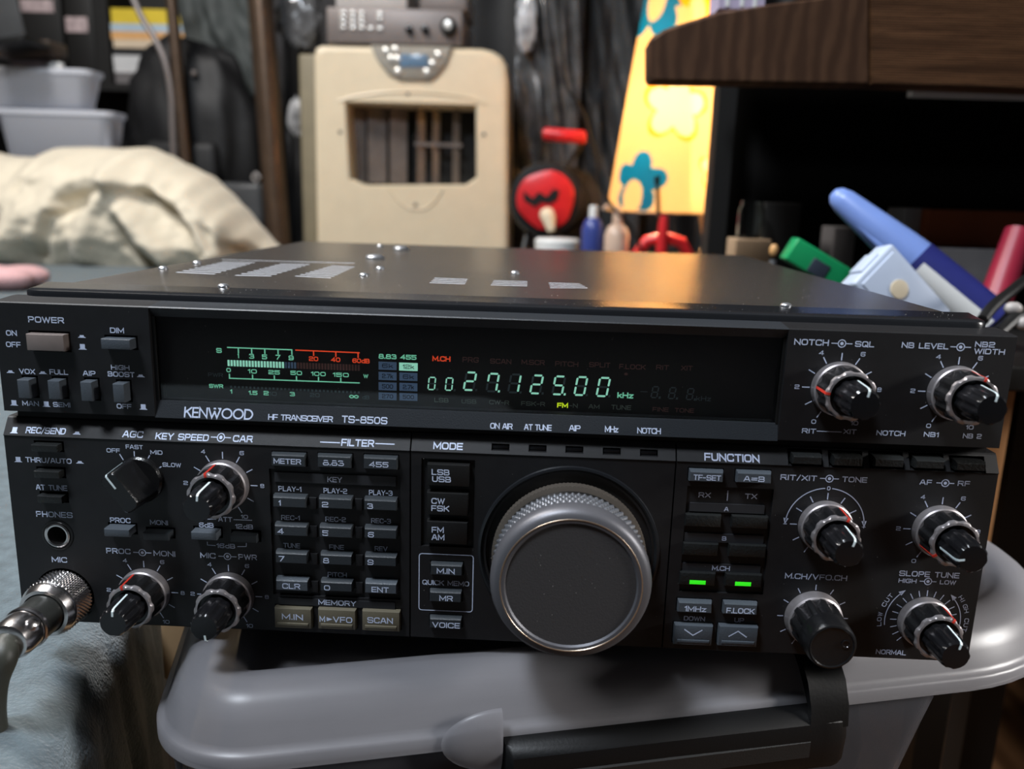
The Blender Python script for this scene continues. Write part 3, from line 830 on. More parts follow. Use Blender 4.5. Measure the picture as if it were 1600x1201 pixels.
# single fluted channel knob
cx, cz = 110.91,14.53
ticks(tR, cx, cz, 10.0, 12.0, FULLT)
g1 = fl(11, .9)
o = MB().lathe_y(cx, cz, [(-1,8.9),(-4,8.8),(-11.0,8.3),(-12.2,8.0),(-12.5,8.3),(-18.6,8.1),(-19.8,7.5),(-20.0,7.0),(-19.7,6.6),(-19.4,3)], 144,
                 rf=lambda k,a,r: r-(g1(a) if k < 3 else 0)).build('channel_knob', M['knob'], radio, smooth=30)
MB().lathe_y(cx+4.3, cz+1.2, [(-19.55,1.5),(-19.8,1.45),(-19.8,1.1),(-19.5,.9)], 20).build('finger_dimple', M['gloss_black'], o)
MB().lathe_y(cx, cz, [(0,9.6),(-.8,9.7),(-3.6,9.2),(-4.1,8.6),(-4.1,6)], 72, cap0=False, cap1=False).build('knob_skirt', M['knob_ring'], o)
# AGC bar knob
cx, cz = -119.62,54.65
am = math.radians(126)
o = MB().lathe_y(cx, cz, [(0,8.2),(-1.5,8.2),(-2.2,7.6)], 60).build('selector_knob', M['knob'], radio)
g = MB()
def barring(y, l, w):
    pts = []
    for sx, sy in ((1,1),(1,-1),(-1,-1),(-1,1)):
        for k in range(4):
            aa = math.atan2(sy, sx)
            pts.append((sx*l/2, sy*w/2))
    out = []
    r = 1.6
    for (sx, sy), a0 in zip(((1,1),(-1,1),(-1,-1),(1,-1)), (0, 90, 180, 270)):
        for k in range(4):
            t = math.radians(a0+30*k)
            x = sx*(l/2-r)+r*math.cos(t); z = sy*(w/2-r)+r*math.sin(t)
            out.append((cx+x*math.cos(am)-z*math.sin(am), y, cz+x*math.sin(am)+z*math.cos(am)))
    return out
g.loft([barring(-1.5,15.4,7.6), barring(-13.4,14.2,6.4), barring(-14.2,13.2,5.4)])
gb = g.build('grip', M['knob'], o)
pointer(o, M['white_mark'], cx, cz, 126, [(-2.4,7.75),(-13.3,7.2),(-14.2,6.6),(-14.25,1.8)], .55)

tL.build('lettering', M['ink'], pL, smooth=0)
tUR.build('lettering', M['ink'], pUR, smooth=0)
tR.build('lettering', M['ink_darker'], pR, smooth=0)

# --- main tuning knob
dish = MB().lathe_y(KX, KZ, [(.2,31.0),(-.7,30.6),(-.9,29.9),(-.4,29.2),(1.3,28.4)], 120, cap0=False, cap1=False).build('tuning_dish', M['bezel'], radio)
n = 360
def kn(nc, amp):
    def f(k, a, r): return r + (amp*abs(math.cos(nc*a/2 + (k//2 % 2)*PI/2))**1.4 if f.lo <= k <= f.hi else 0)
    f.lo, f.hi = 1, 999
    return f
base_prof = [(1.2,22)] + [(-2.2-.55*k, 25.6) for k in range(7)] + [(-5.9,24.6),(-6.2,23)]
f1 = kn(120, .35); f1.lo, f1.hi = 1, 7
tk = MB().lathe_y(KX, KZ, [(1.2,22),(1.2,24.5),(-6.2,24.2),(-9.5,23.8),(-9.5,24.4)], 96).build('tuning_knob', M['black'], radio)
say(tk, 'large graphite main tuning knob')
MB().lathe_y(KX, KZ, base_prof, n, rf=f1, cap0=False).build('torque_ring', M['bronze'], tk)
rows = []
for k in range(21): rows.append((-9.5-.41*k, 24.6))
f2 = kn(96, .75); f2.lo, f2.hi = 1, 14
MB().lathe_y(KX, KZ, [(-9.4,23)]+rows+[(-18.2,24.6)], 960, rf=lambda k,a,r: (r+.8*(.5+.5*math.cos(80*a+((k-1)//5 % 2)*PI))**.8*(1 if 1 <= k <= 20 else 0)*math.sin(PI*((k-1) % 5+.5)/5)), cap0=False, cap1=False).build('knurled_grip', M['tuning'], tk)
MB().lathe_y(KX, KZ, [(-18.0,24.4),(-18.6,25.2),(-20.5,25.4),(-22.6,25.3),(-24.2,24.7),(-25.1,23.5),(-25.4,22.2)], 160, cap0=False, cap1=False).build('bevel', M['tuning_bevel'], tk)
MB().lathe_y(KX, KZ, [(-25.35,22.3),(-25.5,22.2),(-25.5,21.9),(-25.35,21.8)], 160, cap0=False, cap1=False).build('gold_line', M['gold'], tk)
MB().lathe_y(KX, KZ, [(-25.38,21.9),(-25.3,20.9),(-24.7,20.3)], 160, cap0=False, cap1=False).build('face_ring', M['tuning_bevel'], tk)
MB().lathe_y(KX, KZ, [(-24.4,20.5),(-24.75,20.3),(-24.75,10)], 160, cap0=False).build('face_disc', M['tuning_face'], tk)

# --- display
GX0, GX1, GZ0, GZ1 = -112.0, 92.1, 82.1, 110.2
fr = MB()
fr.loft([[(x,y,z) for y,z in [(0,76.5),(1.8,82.0),(7,82.1),(7,76.5)]] for x in (-113.0, 92.9)])
lip = fr.build('display_lip', M['panel_lip'], radio)
fr = MB()
fr.loft([[(x,y,z) for y,z in [(2.2,110.2),(0,113.3),(.35,113.65),(10.2,114.4),(10.2,110.2)]] for x in (-113.0, 92.9)])
fr.build('display_hood', M['panel_lip'], radio)
for xa, xb in ((-113.0, GX0), (GX1, 92.9)): MB().box(xa, xb, 1.5, 9, 82, 110.3).build('display_jamb', M['black'], radio)
VY = 7.0
back = MB().box(GX0, GX1, VY+.05, VY+2, GZ0-.05, GZ1+.1).build('display_board', M['vfd_back'], radio)
pane = MB().box(GX0, GX1, 2.4, 3.6, GZ0, GZ1).build('display_pane', M['glass'], radio, smooth=0)
ll = MB()
for s, x, z, w, h in (('HF TRANSCEIVER',-64.27,78.05,21.65,1.98), ('TS-850S',-42.87,78.22,15.16,2.41), ('ON AIR',2.52,77.91,7.41,1.97), ('AT TUNE',14.56,77.94,9.08,1.97),
        ('AIP',26.68,78.13,3.79,1.97), ('MHz',38.76,78.23,4.41,2.07), ('NOTCH',51.04,78.17,7.75,1.96)):
    text(ll, s, x, z, w, h, ymap=ylip, wt=.17, gap=.22 if s not in ('TS-850S',) else .34)
x, z, w, h = -91.76,78.58,23.27,3.63
text(ll, 'KENWOOD', x, z, w, h, ymap=ylip, wt=.15, over=HUM, gap=.2, rr=.5)
flat(ll, [(x-w*.02,z+h*.47),(x+w*.035,z+h*.47),(x+w*.0075,z+h*.28)], ymap=ylip)
ll.build('lettering', M['ink'], lip, smooth=0)

gr, mi, rd, lm_, dm, db, dr, dg_, tx = MB(), MB(), MB(), MB(), MB(), MB(), MB(), MB(), MB()
VT = VY-.05
def vt(mb, items, wt=.16, slant=0.0, y=VT):
    for s, x, z, w, h in items: text(mb, s, x, z, w, h, y=y, wt=wt, slant=slant)
vt(gr, [('S',-92.95,98.71,1.84,1.74), ('1',-86.51,97.19,0.54,1.75), ('3',-81.96,97.14,1.73,1.74), ('5',-77.64,97.07,1.73,1.74), ('7',-73.09,97.13,1.62,1.74), ('9',-68.66,97.07,1.73,1.74),
        ('0',-90,92.13,1.52,1.54), ('10',-81.95,91.99,3.04,1.54), ('25',-74.56,91.93,3.91,1.54), ('50',-67.07,91.98,3.9,1.54), ('100',-59.6,91.93,4.98,1.54), ('150',-52.03,91.88,5.41,1.54),
        ('W',-43.6,91.75,1.62,1.32), ('SWR',-94.52,86.44,4.82,1.44), ('1',-89.46,84.74,0.66,1.56), ('1.5',-82.02,84.57,3.06,1.56), ('2',-77.54,84.63,1.75,1.56), ('3',-68.59,84.63,1.75,1.56),
        ('~',-47.69,84.53,3.26,1.78), ('8.83',-36.25,98.68,6,1.74), ('455',-29.28,98.71,5.35,1.73), ('kHz',43.28,88.41,5.32,2.08)], .2)
def vline(mb, a, b, t): line(mb, a[0], a[1], b[0], b[1], t, y=VT)
vline(gr, (-90.18,99.85), (-68.15,99.81), .38)
for a in ((-86.4,99.81), (-81.9,99.8), (-77.47,99.8), (-73,99.81), (-68.37,99.8)): line(gr, a[0], a[1], a[0], a[1]-1.75, .42, y=VT)
vline(rd, (-67.18,99.76), (-45.57,99.62), .38)
for a in ((-61.04,99.74), (-53.58,99.68), (-46.11,99.6)): line(rd, a[0], a[1], a[0], a[1]-1.75, .42, y=VT)
vt(rd, [('20',-61.11,97.02,3.13,1.63), ('40',-53.67,97,3.12,1.63), ('60dB',-45.17,96.9,5.81,1.63), ('M.CH',-18.27,98.57,5.98,1.84)], .19)
vline(gr, (-90.02,89.31), (-45.68,89.32), .38)
for a in ((-89.8,89.27), (-81.95,89.27), (-74.54,89.28), (-67.04,89.3), (-59.59,89.31), (-52.07,89.3)): line(gr, a[0], a[1], a[0], a[1]+1.6, .42, y=VT)
# level bar
(xa, za), (xb, zb) = (-89.89,94.55), (-45.95,94.51)
for k in range(44):
    t = k/43
    x = xa+(xb-xa)*t; z = za+(zb-za)*t
    (mi if k < 19 else db if k < 23 else dr).add([(x-.36,VT,z-1.05),(x+.36,VT,z-1.05),(x+.36,VT,z+1.05),(x-.36,VT,z+1.05)], [(0,1,2,3)])
(xa, za), (xb, zb) = (-89.38,86.41), (-46.04,86.03)
for k in range(34):
    t = k/33
    x = xa+(xb-xa)*t; z = za+(zb-za)*t
    dm.add([(x-.35,VT,z-.36),(x+.35,VT,z-.36),(x+.35,VT,z+.36),(x-.35,VT,z+.36)], [(0,1,2,3)])
vt(dm, [('PWR',-94.55,90.31,5.02,1.43), ('10',-75.25,84.49,2.62,1.45), ('20',-60.96,84.58,3.27,1.44), ('dB',-43.67,84.46,2.39,1.44), ('kHz',69.19,88.29,4.87,1.75), ('-',49.35,89.95,2.33,1.53)], .15)
vt(dr, [('PRG',-8.56,98.59,5.33,1.84), ('SCAN',1.46,98.41,7.02,1.73), ('M.SCR',12.2,98.48,7.65,1.73), ('PITCH',23.34,98.34,7.63,1.73), ('SPLIT',34.24,98.42,6.98,1.73),
        ('F.LOCK',45.03,98.16,8.65,1.73), ('RIT',54.93,98.31,4.21,1.72), ('XIT',62.92,98.38,3.78,1.72), ('*',43.07,95.6,1.48,1.52), ('FINE',55.28,84.02,5.33,1.54), ('TONE',63.15,83.99,6.38,1.54)], .15)
vt(dg_, [('LSB',-18.11,84.43,4.75,1.55), ('USB',-8.83,84.34,4.96,1.55), ('CW-R',1.3,84.39,6.67,1.55), ('FSK-R',12.69,84.38,7.95,1.55), ('-N',26.21,84.24,2.78,1.55), ('AM',33.06,84.17,3.64,1.55),
         ('TUNE',42.14,84.23,6.62,1.66)], .15)
vt(lm_, [('FM',22.57,84.21,3.64,1.77)], .22)
for s, c, lit in (('6k',(-36.26,95.52,6.02,2.72),0), ('12k',(-29.28,95.45,6.22,2.72),1), ('2.7k',(-36.27,92.02,6.03,2.74),0), ('6k',(-29.27,92.06,6.03,2.74),0),
        ('500',(-36.28,88.5,6.05,2.75),0), ('2.7k',(-29.26,88.54,6.04,2.75),0), ('270',(-36.29,85.07,6.07,2.55),0), ('500',(-29.25,85.12,6.06,2.55),0)):
    x, z, w, h = c
    flat(mi if lit else db, [(x-w/2,z-h/2),(x+w/2,z-h/2),(x+w/2,z+h/2),(x-w/2,z+h/2)], VT)
    text(tx, s, x, z, w*.62, h*.58, y=VT-.03, wt=.16)
# seven segment figures
SEG = {'0':'abcdef','1':'bc','2':'abged','5':'afgcd','7':'abcf','8':'abcdefg','~':''}
def seg7(lit, dim, ch, cx, cz, w, h, sl=.13, t=.42, dot=None):
    x0, x1, z0, z1 = -w/2, w/2, -h/2, h/2
    g = t*.62
    S = {'a':((x0,z1),(x1,z1)),'b':((x1,z1),(x1,0)),'c':((x1,0),(x1,z0)),'d':((x0,z0),(x1,z0)),'e':((x0,0),(x0,z0)),'f':((x0,z1),(x0,0)),'g':((x0,0),(x1,0))}
    for k, (p, q) in S.items():
        p = Vector(p); q = Vector(q); d = (q-p).normalized(); nn = Vector((-d.y, d.x))*t/2
        a = p+d*g; b = q-d*g
        poly = [a-nn*.9, a-d*g*.45, a+nn*.9, b+nn*.9, b+d*g*.45, b-nn*.9]
        mb = lit if k in SEG[ch] else dim
        mb.add([(cx+v.x+sl*v.y, VT, cz+v.y) for v in poly], [tuple(range(6))])
    if dot is not None:
        dx, dz = cx+w/2+.95-sl*h/2, cz-h/2
        (lit if dot else dim).add([(dx-.35,VT,dz-.3),(dx+.3,VT,dz-.3),(dx+.4,VT,dz+.45),(dx-.25,VT,dz+.45)], [(0,1,2,3)])
for ch, f, dot in (('0',(-21.4,90.05,2.15,4.17),0), ('0',(-15.59,90.04,2.15,4.17),0)):
    seg7(mi, dm, ch, *f, sl=.1, t=.48, dot=dot)
for ch, f, dot in (('2',(-8.63,91.29,3.22,6.02),0), ('7',(-1.02,91.13,3.21,6.02),1), ('1',(6.26,91.08,3.21,6.13),0), ('2',(13.63,91.02,3.2,6.13),0),
        ('5',(21,90.97,3.2,6.12),1), ('0',(28.35,91.02,3.19,6.12),0), ('0',(35.8,90.97,3.3,6.23),0)):
    seg7(mi, dm, ch, *f, sl=.15, t=.72, dot=dot)
for f in ((52.97,89.87,1.91,3.72), (58.7,89.76,1.91,3.71), (64.64,89.65,1.9,3.71)):
    seg7(dm, dm, '8', *f, sl=.13, t=.45, dot=0)
for mb, nm, m in ((gr,'green_scale','vfd_green'), (mi,'lit_segments','vfd_mint'), (rd,'red_scale','vfd_red'), (lm_,'mode_word','vfd_lime'), (dm,'unlit_segments','vfd_dim'),
        (db,'unlit_cells','vfd_dim_blue'), (dr,'unlit_words','vfd_dim_red'), (dg_,'unlit_mode_words','vfd_dim_green'), (tx,'cell_figures','vfd_text_dark')):
    mb.build(nm, M[m], back, smooth=0)

# --- dust that has settled on the set
random.seed(11)
du = MB()
def speck(x, y, z, r, up):
    a = random.uniform(0, 2*PI)
    for _ in range(1):
        if up: pts = [(x+r*math.cos(a+k*2.1), y+r*math.sin(a+k*2.1), z) for k in range(3)] + [(x, y, z+r*.7)]
        else: pts = [(x+r*math.cos(a+k*2.1), y, z+r*math.sin(a+k*2.1)) for k in range(3)] + [(x, y-r*.7, z)]
    du.add(pts, [(0,2,1),(0,1,3),(1,2,3),(2,0,3)])
for k in range(150): speck(random.uniform(-155,155), random.uniform(13,30), 116.74, random.uniform(.06,.16), True)
for k in range(130): speck(random.uniform(-150,150), 31+abs(random.gauss(0,60)), 116.7, random.uniform(.07,.18), True)
for k in range(60): speck(random.uniform(-26,59), -.01, random.uniform(3,66), random.uniform(.05,.13), False)
for k in range(60): speck(random.uniform(62,160), -.01, random.uniform(3,66), random.uniform(.05,.12), False)
for k in range(45): speck(random.uniform(-160,160), -.01, random.uniform(78,112), random.uniform(.05,.11), False)
for k in range(26):
    a = random.uniform(0, 2*PI); r = random.uniform(0, 19)
    speck(KX+r*math.cos(a), -24.76, KZ+r*math.sin(a), random.uniform(.06,.14), False)
d_ = du.build('dust', mat('dust_fluff', (0.42, 0.40, 0.37), 0.9, var=0.1), radio, smooth=0)
d_['kind'] = 'stuff'

# ================================================================ furniture and room around it
M['wall'] = mat('wall_paint', (0.05, 0.048, 0.05), 0.8, var=0.1, vscale=3)
M['ceil'] = mat('ceiling_paint', (0.35, 0.34, 0.33), 0.9, var=0.05, vscale=3)
M['floor'] = wood_mat('floor_boards', (0.11, 0.050, 0.021), (0.24, 0.12, 0.055), 9, (1, .2, 1), 0.45)
M['sofa'] = mat('sofa_velour', (0.092, 0.122, 0.136), 0.9, bump=0.9, bscale=700, var=0.22, vscale=160, sheen=0.35)
M['blanket'] = mat('cream_fleece', (0.66, 0.59, 0.46), 0.9, bump=0.25, bscale=250, var=0.05, vscale=20, sheen=0.2)
M['cream'] = mat('cream_plastic', (0.66, 0.56, 0.40), 0.35, bump=0.05, bscale=600, var=0.03, coat=0.15)
M['cream_side'] = M['cream']
M['louvre'] = mat('louvre_taupe', (0.11, 0.09, 0.08), 0.45, var=0.15)
M['ac_panel'] = mat('control_panel_grey', (0.30, 0.28, 0.24), 0.3, var=0.06)
M['lcd'] = mat('lcd_blue', (0.10, 0.17, 0.26), 0.2, var=0.1)
M['silver'] = mat('silver_plastic', (0.62, 0.6, 0.56), 0.25, metal=0.5, var=0.05)
M['tuner'] = mat('tuner_grey', (0.17, 0.145, 0.135), 0.4, metal=0.2, var=0.06)
M['tuner_light'] = mat('light_grey_plastic', (0.40, 0.37, 0.35), 0.4, var=0.06)
M['cloth_black'] = mat('black_nylon', (0.006, 0.006, 0.0066), 0.6, bump=0.6, bscale=90, var=0.3, vscale=14)
M['cloth_grey'] = mat('charcoal_cloth', (0.040, 0.042, 0.044), 0.7, bump=0.8, bscale=60, var=0.35, vscale=10, coat=0.1)
M['cloth_green'] = mat('grey_green_cloth', (0.058, 0.066, 0.064), 0.7, bump=0.8, bscale=60, var=0.35, vscale=12)
M['poly'] = mat('clear_bag_film', (0.09, 0.09, 0.092), 0.22, bump=1.0, bscale=45, var=0.5, vscale=18, coat=0.3)
M['pole'] = mat('bronze_pole', (0.12, 0.08, 0.055), 0.36, metal=0.7, var=0.12)
M['blackwood'] = mat('black_lacquer', (0.0042, 0.0038, 0.0033), 0.55, bump=0.05, var=0.15)
M['slab'] = wood_mat('table_long_grain', (0.030, 0.013, 0.006), (0.155, 0.073, 0.033), 26, (.35, 1, 7.0), 0.5, 5.0, 'Z', spec=0.25)
M['slab_end'] = wood_mat('table_end_grain', (0.050, 0.024, 0.013), (0.082, 0.041, 0.022), 11, (2.2, 1, .9), 0.5, 5.0, 'X', spec=0.25)
M['orange_wood'] = wood_mat('orange_wood', (0.20, 0.085, 0.028), (0.48, 0.235, 0.095), 6, (1, 1, .3), 0.5)
M['tan_wood'] = wood_mat('tan_wood', (0.36, 0.24, 0.13), (0.62, 0.46, 0.28), 9, (1, 1, .3), 0.55)
M['red'] = mat('red_plastic', (0.55, 0.018, 0.022), 0.35, var=0.08)
M['red_dark'] = mat('crimson_plastic', (0.33, 0.02, 0.045), 0.4, var=0.08)
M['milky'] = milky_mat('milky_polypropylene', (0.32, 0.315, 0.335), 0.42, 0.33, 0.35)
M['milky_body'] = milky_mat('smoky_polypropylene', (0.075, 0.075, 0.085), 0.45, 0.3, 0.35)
M['milky_white'] = milky_mat('frosted_tub', (0.84, 0.86, 0.92), 0.08, 0.35, 0.35)
M['white'] = mat('white_plastic', (0.72, 0.72, 0.70), 0.4, var=0.04)
M['pale_blue'] = mat('pale_blue_plastic', (0.48, 0.55, 0.68), 0.4, var=0.05)
M['pen_blue'] = mat('periwinkle_plastic', (0.175, 0.27, 0.60), 0.35, var=0.05)
M['navy'] = mat('navy_plastic', (0.02, 0.025, 0.15), 0.4, var=0.1)
M['green'] = mat('green_plastic', (0.01, 0.30, 0.10), 0.35, var=0.06)
M['slate'] = mat('slate_window', (0.04, 0.05, 0.07), 0.4, var=0.1)
M['orange'] = mat('orange_card', (0.36, 0.085, 0.022), 0.6, var=0.08)
M['card_grey'] = mat('grey_card', (0.13, 0.12, 0.12), 0.7, var=0.15)
M['card_tan'] = mat('tan_card', (0.42, 0.29, 0.18), 0.7, var=0.12)
M['pink'] = mat('pink_fleece', (0.55, 0.33, 0.33), 0.9, bump=0.5, bscale=300, var=0.12)
M['book_yellow'] = mat('book_yellow', (0.65, 0.48, 0.03), 0.5, var=0.08)
M['book_blue'] = mat('book_pale_blue', (0.38, 0.48, 0.56), 0.5, var=0.08)
M['book_orange'] = mat('book_orange', (0.66, 0.36, 0.14), 0.5, var=0.08)
M['book_cream'] = mat('book_cream', (0.62, 0.50, 0.36), 0.5, var=0.08)
M['book_white'] = mat('book_white', (0.55, 0.55, 0.55), 0.5, var=0.08)
M['label_pink'] = mat('label_pink', (0.42, 0.33, 0.33), 0.6, var=0.3, vscale=60)
M['shade'] = translucent_mat('shade_cream', (0.86, 0.68, 0.44), 0.85)
M['shade_teal'] = translucent_mat('shade_teal', (0.012, 0.24, 0.36), 0.7)
M['shade_yellow'] = translucent_mat('shade_yellow', (0.90, 0.55, 0.03), 0.85)
M['shade_white'] = translucent_mat('shade_white', (0.96, 0.88, 0.70), 0.9)
M['bottle_blue'] = mat('blue_bottle', (0.04, 0.06, 0.24), 0.3, var=0.1)
M['bottle_beige'] = mat('beige_bottle', (0.58, 0.42, 0.32), 0.35, var=0.08)
M['glassjar'] = mat('jar_glass', (0.85, 0.88, 0.86), 0.05, trans=1.0, ior=1.3)
M['bulb'] = mat('bulb_glass', (1, .9, .7), 0.3, emit=(1, .72, .38), estr=12.0)

# ---- room shell
FZ = -420
struct(MB().box(-2600, 2200, -1500, 2650, FZ-20, FZ).build('floor', M['floor']))
struct(MB().box(-2600, 2200, 2600, 2650, FZ, 2000).build('wall_back', M['wall']))
struct(MB().box(-2650, -2600, -1500, 2650, FZ, 2000).build('wall_left', M['wall']))
struct(MB().box(2200, 2250, -1500, 2650, FZ, 2000).build('wall_right', M['wall']))
struct(MB().box(-2650, 2250, -1500, 2650, 2000, 2040).build('ceiling', M['ceil']))

# ---- sofa: the grey top the radio stands on, on the left
sofa = thing('sofa', 'grey-blue velour sofa under the left end of the radio and the cream blanket', 'sofa', (-700, 700, FZ))
def sx_edge(y): return -131-.334*(y+54)
s = MB(); rings = []
ys = [-420+4.0*k for k in range(180)] + [320+30*k for k in range(51)]
for y in ys:
    e = sx_edge(y)
    wob = 2*math.sin(y*.021)+4.5*abs(math.sin(y*.085+.7*math.sin(y*.031)))-2.5+.8*math.sin(y*.33)
    prof = [(-1500,FZ+60),(-1500,-22),(-1480,-15),(-900,-15)]
    prof += [(e-240,-15),(e-90,-15),(e-22,-15.5),(e-8,-18),(e+3,-25),(e+9+wob*.3,-40),(e+12+wob,-80),(e+13+wob*1.1,-150),(e+12+wob,-230),(e+6,-320),(e,FZ+60)]
    rings.append([(x,y,z) for x,z in prof])
s.loft(rings, closed=True)
s.build('seat', M['sofa'], sofa, smooth=50)
b = MB()
for x in (-1400, -700):
    for y in (-380, 1700):
        b2 = MB().box(x-25, x+25, y-25, y+25, FZ, FZ+62).build('leg', M['blackwood'], sofa)

# ---- plank standing between sofa and storage box
pa = (-163.93,97,-65); pb = (-151.61,97,-64.39); pc = (-165.2,97,-84.84)
tag(MB().rbox(pa[0], pb[0], 97, 108, pc[2], -4, 1.2).build('wooden_block', M['tan_wood']),
    'light tan wooden block upright between the grey sofa and the storage box', 'wood block')

# ---- storage box with milky lid, under the right half of the radio
A0 = math.radians(14.3); cA, sA = math.cos(A0), math.sin(A0)
def uv(u, v): return (u*cA-v*sA, u*sA+v*cA)
U0, U1, V0, V1 = -112.0, 276.0, -20.0, 295.0
RL, RR = 34.0, 92.0
def lid_ring(off, z, n=14, u1=None, rr=None):
    u0, u1, v0, v1 = U0+off, (U1 if u1 is None else u1)-off, V0+off, V1-off
    rl, rr = max(RL-off, 4), max((RR if rr is None else rr)-off, 4)
    pts = []
    for (cu, cv_, r, a0) in ((u0+rl, v0+rl, rl, 180), (u1-rr, v0+rr, rr, 270), (u1-rr, v1-rr, rr, 0), (u0+rl, v1-rl, rl, 90)):
        for k in range(n+1):
            a = math.radians(a0+90*k/n)
            pts.append((*uv(cu+r*math.cos(a), cv_+r*math.sin(a)), z))
    return pts
box = thing('storage_box', 'translucent plastic storage box with milky lid and black clip, under the radio', 'storage box', (*uv(80, 130), FZ))
lid = MB()
lid.loft([lid_ring(o, z) for o, z in ((1.6,-27.5),(0,-27),(0,-22.5),(1,-21.5),(2.2,-21),(3.0,-19.5),(5.5,-14),(9,-9),(13,-6.2),(17,-5.2),(22,-5.4),(26,-7),(29.5,-10.5),(31,-13.5),(34,-14.4),(40,-14.5))], cap0=False, cap1=True)
lo = lid.build('lid', M['milky'], box, smooth=60)
md = lo.modifiers.new('wall', 'SOLIDIFY'); md.thickness = 0.0016; md.offset = -1
body = MB()
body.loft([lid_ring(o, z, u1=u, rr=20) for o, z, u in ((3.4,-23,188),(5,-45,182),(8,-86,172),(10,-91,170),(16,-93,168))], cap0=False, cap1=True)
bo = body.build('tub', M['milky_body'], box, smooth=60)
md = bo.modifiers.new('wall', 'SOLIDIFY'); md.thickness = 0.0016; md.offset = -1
# clip
M['clip_black'] = mat('clip_black', (0.0028, 0.0028, 0.003), 0.42, bump=0.05, bscale=900, spec=0.3)
def front(u, out, z): 
    x, y = uv(u, V0-out)
    return (x, y, z)
cl = MB()
prof = [(-.8,-24),(4,-25),(7,-28),(8,-34),(7,-44),(4.5,-48),(1.0,-49),(1.0,-46),(-2.6,-45),(-2.6,-27)]
cl.loft([[front(u, o*k, z) for o, z in prof] for u, k in ((2,.75),(4,1),(60,1.0),(118,1.05),(124,1.1),(127,.9))])
co_ = cl.build('clip', M['clip_black'], box)
MB().loft([[front(u, o, z) for o, z in ((-9,-5.0),(-2,-8.6),(3,-14),(6.6,-22),(7.6,-30),(6,-30),(4,-22),(1,-17.5),(-4,-11.4),(-9,-7.5))] for u in (112,127)]).build('clip_hook', M['clip_black'], co_)
MB().loft([[front(u, o, z) for o, z in ((7.2,-33),(8.6,-34),(8.6,-40),(7.2,-41))] for u in (10,112)]).build('clip_rib', M['black'], co_)
# lobed thumb tab on the lid rim
tb = MB(); rings = []
for k in range(8):
    a = PI/2*k/8
    rr = math.cos(a); h = 4.0*math.sin(a)
    rings.append([front(1.0-20*rr*math.cos(t), .2+h, -24.5+11.5*rr*math.sin(t)) for t in [-PI/2+PI*i/20 for i in range(21)]])
tb.loft(rings, cap0=True, cap1=True)
tb.build('thumb_tab', M['milky'], box, smooth=50)
cont = MB(); ring0 = None
cont.loft([lid_ring(o, z, u1=172, rr=24) for o, z in ((20,-88),(17,-75),(15,-60),(19,-40),(40,-30),(80,-27))])
tag(cont.build('dark_fill', M['cloth_black'], smooth=50, origin=(*uv(80,130),-90)), 'dark mass added inside the translucent storage box', 'cloth')  # dark mass added so the inside of the box looks dark
st = thing('stool', 'light wooden stool carrying the storage box', 'stool', (*uv(80, 130), FZ))
def uvbox(mb, u0, u1, v0, v1, z0, z1):
    r = [uv(u0,v0), uv(u1,v0), uv(u1,v1), uv(u0,v1)]
    return mb.loft([[(x,y,z0) for x,y in r], [(x,y,z1) for x,y in r]])
uvbox(MB(), -118, 150, 6, 280, -116, -93.6).build('seat', M['tan_wood'], st)
for u, v in ((-98,26), (130,26), (-98,258), (130,258)):
    uvbox(MB(), u-18, u+18, v-18, v+18, FZ, -116).build('leg', M['tan_wood'], st)

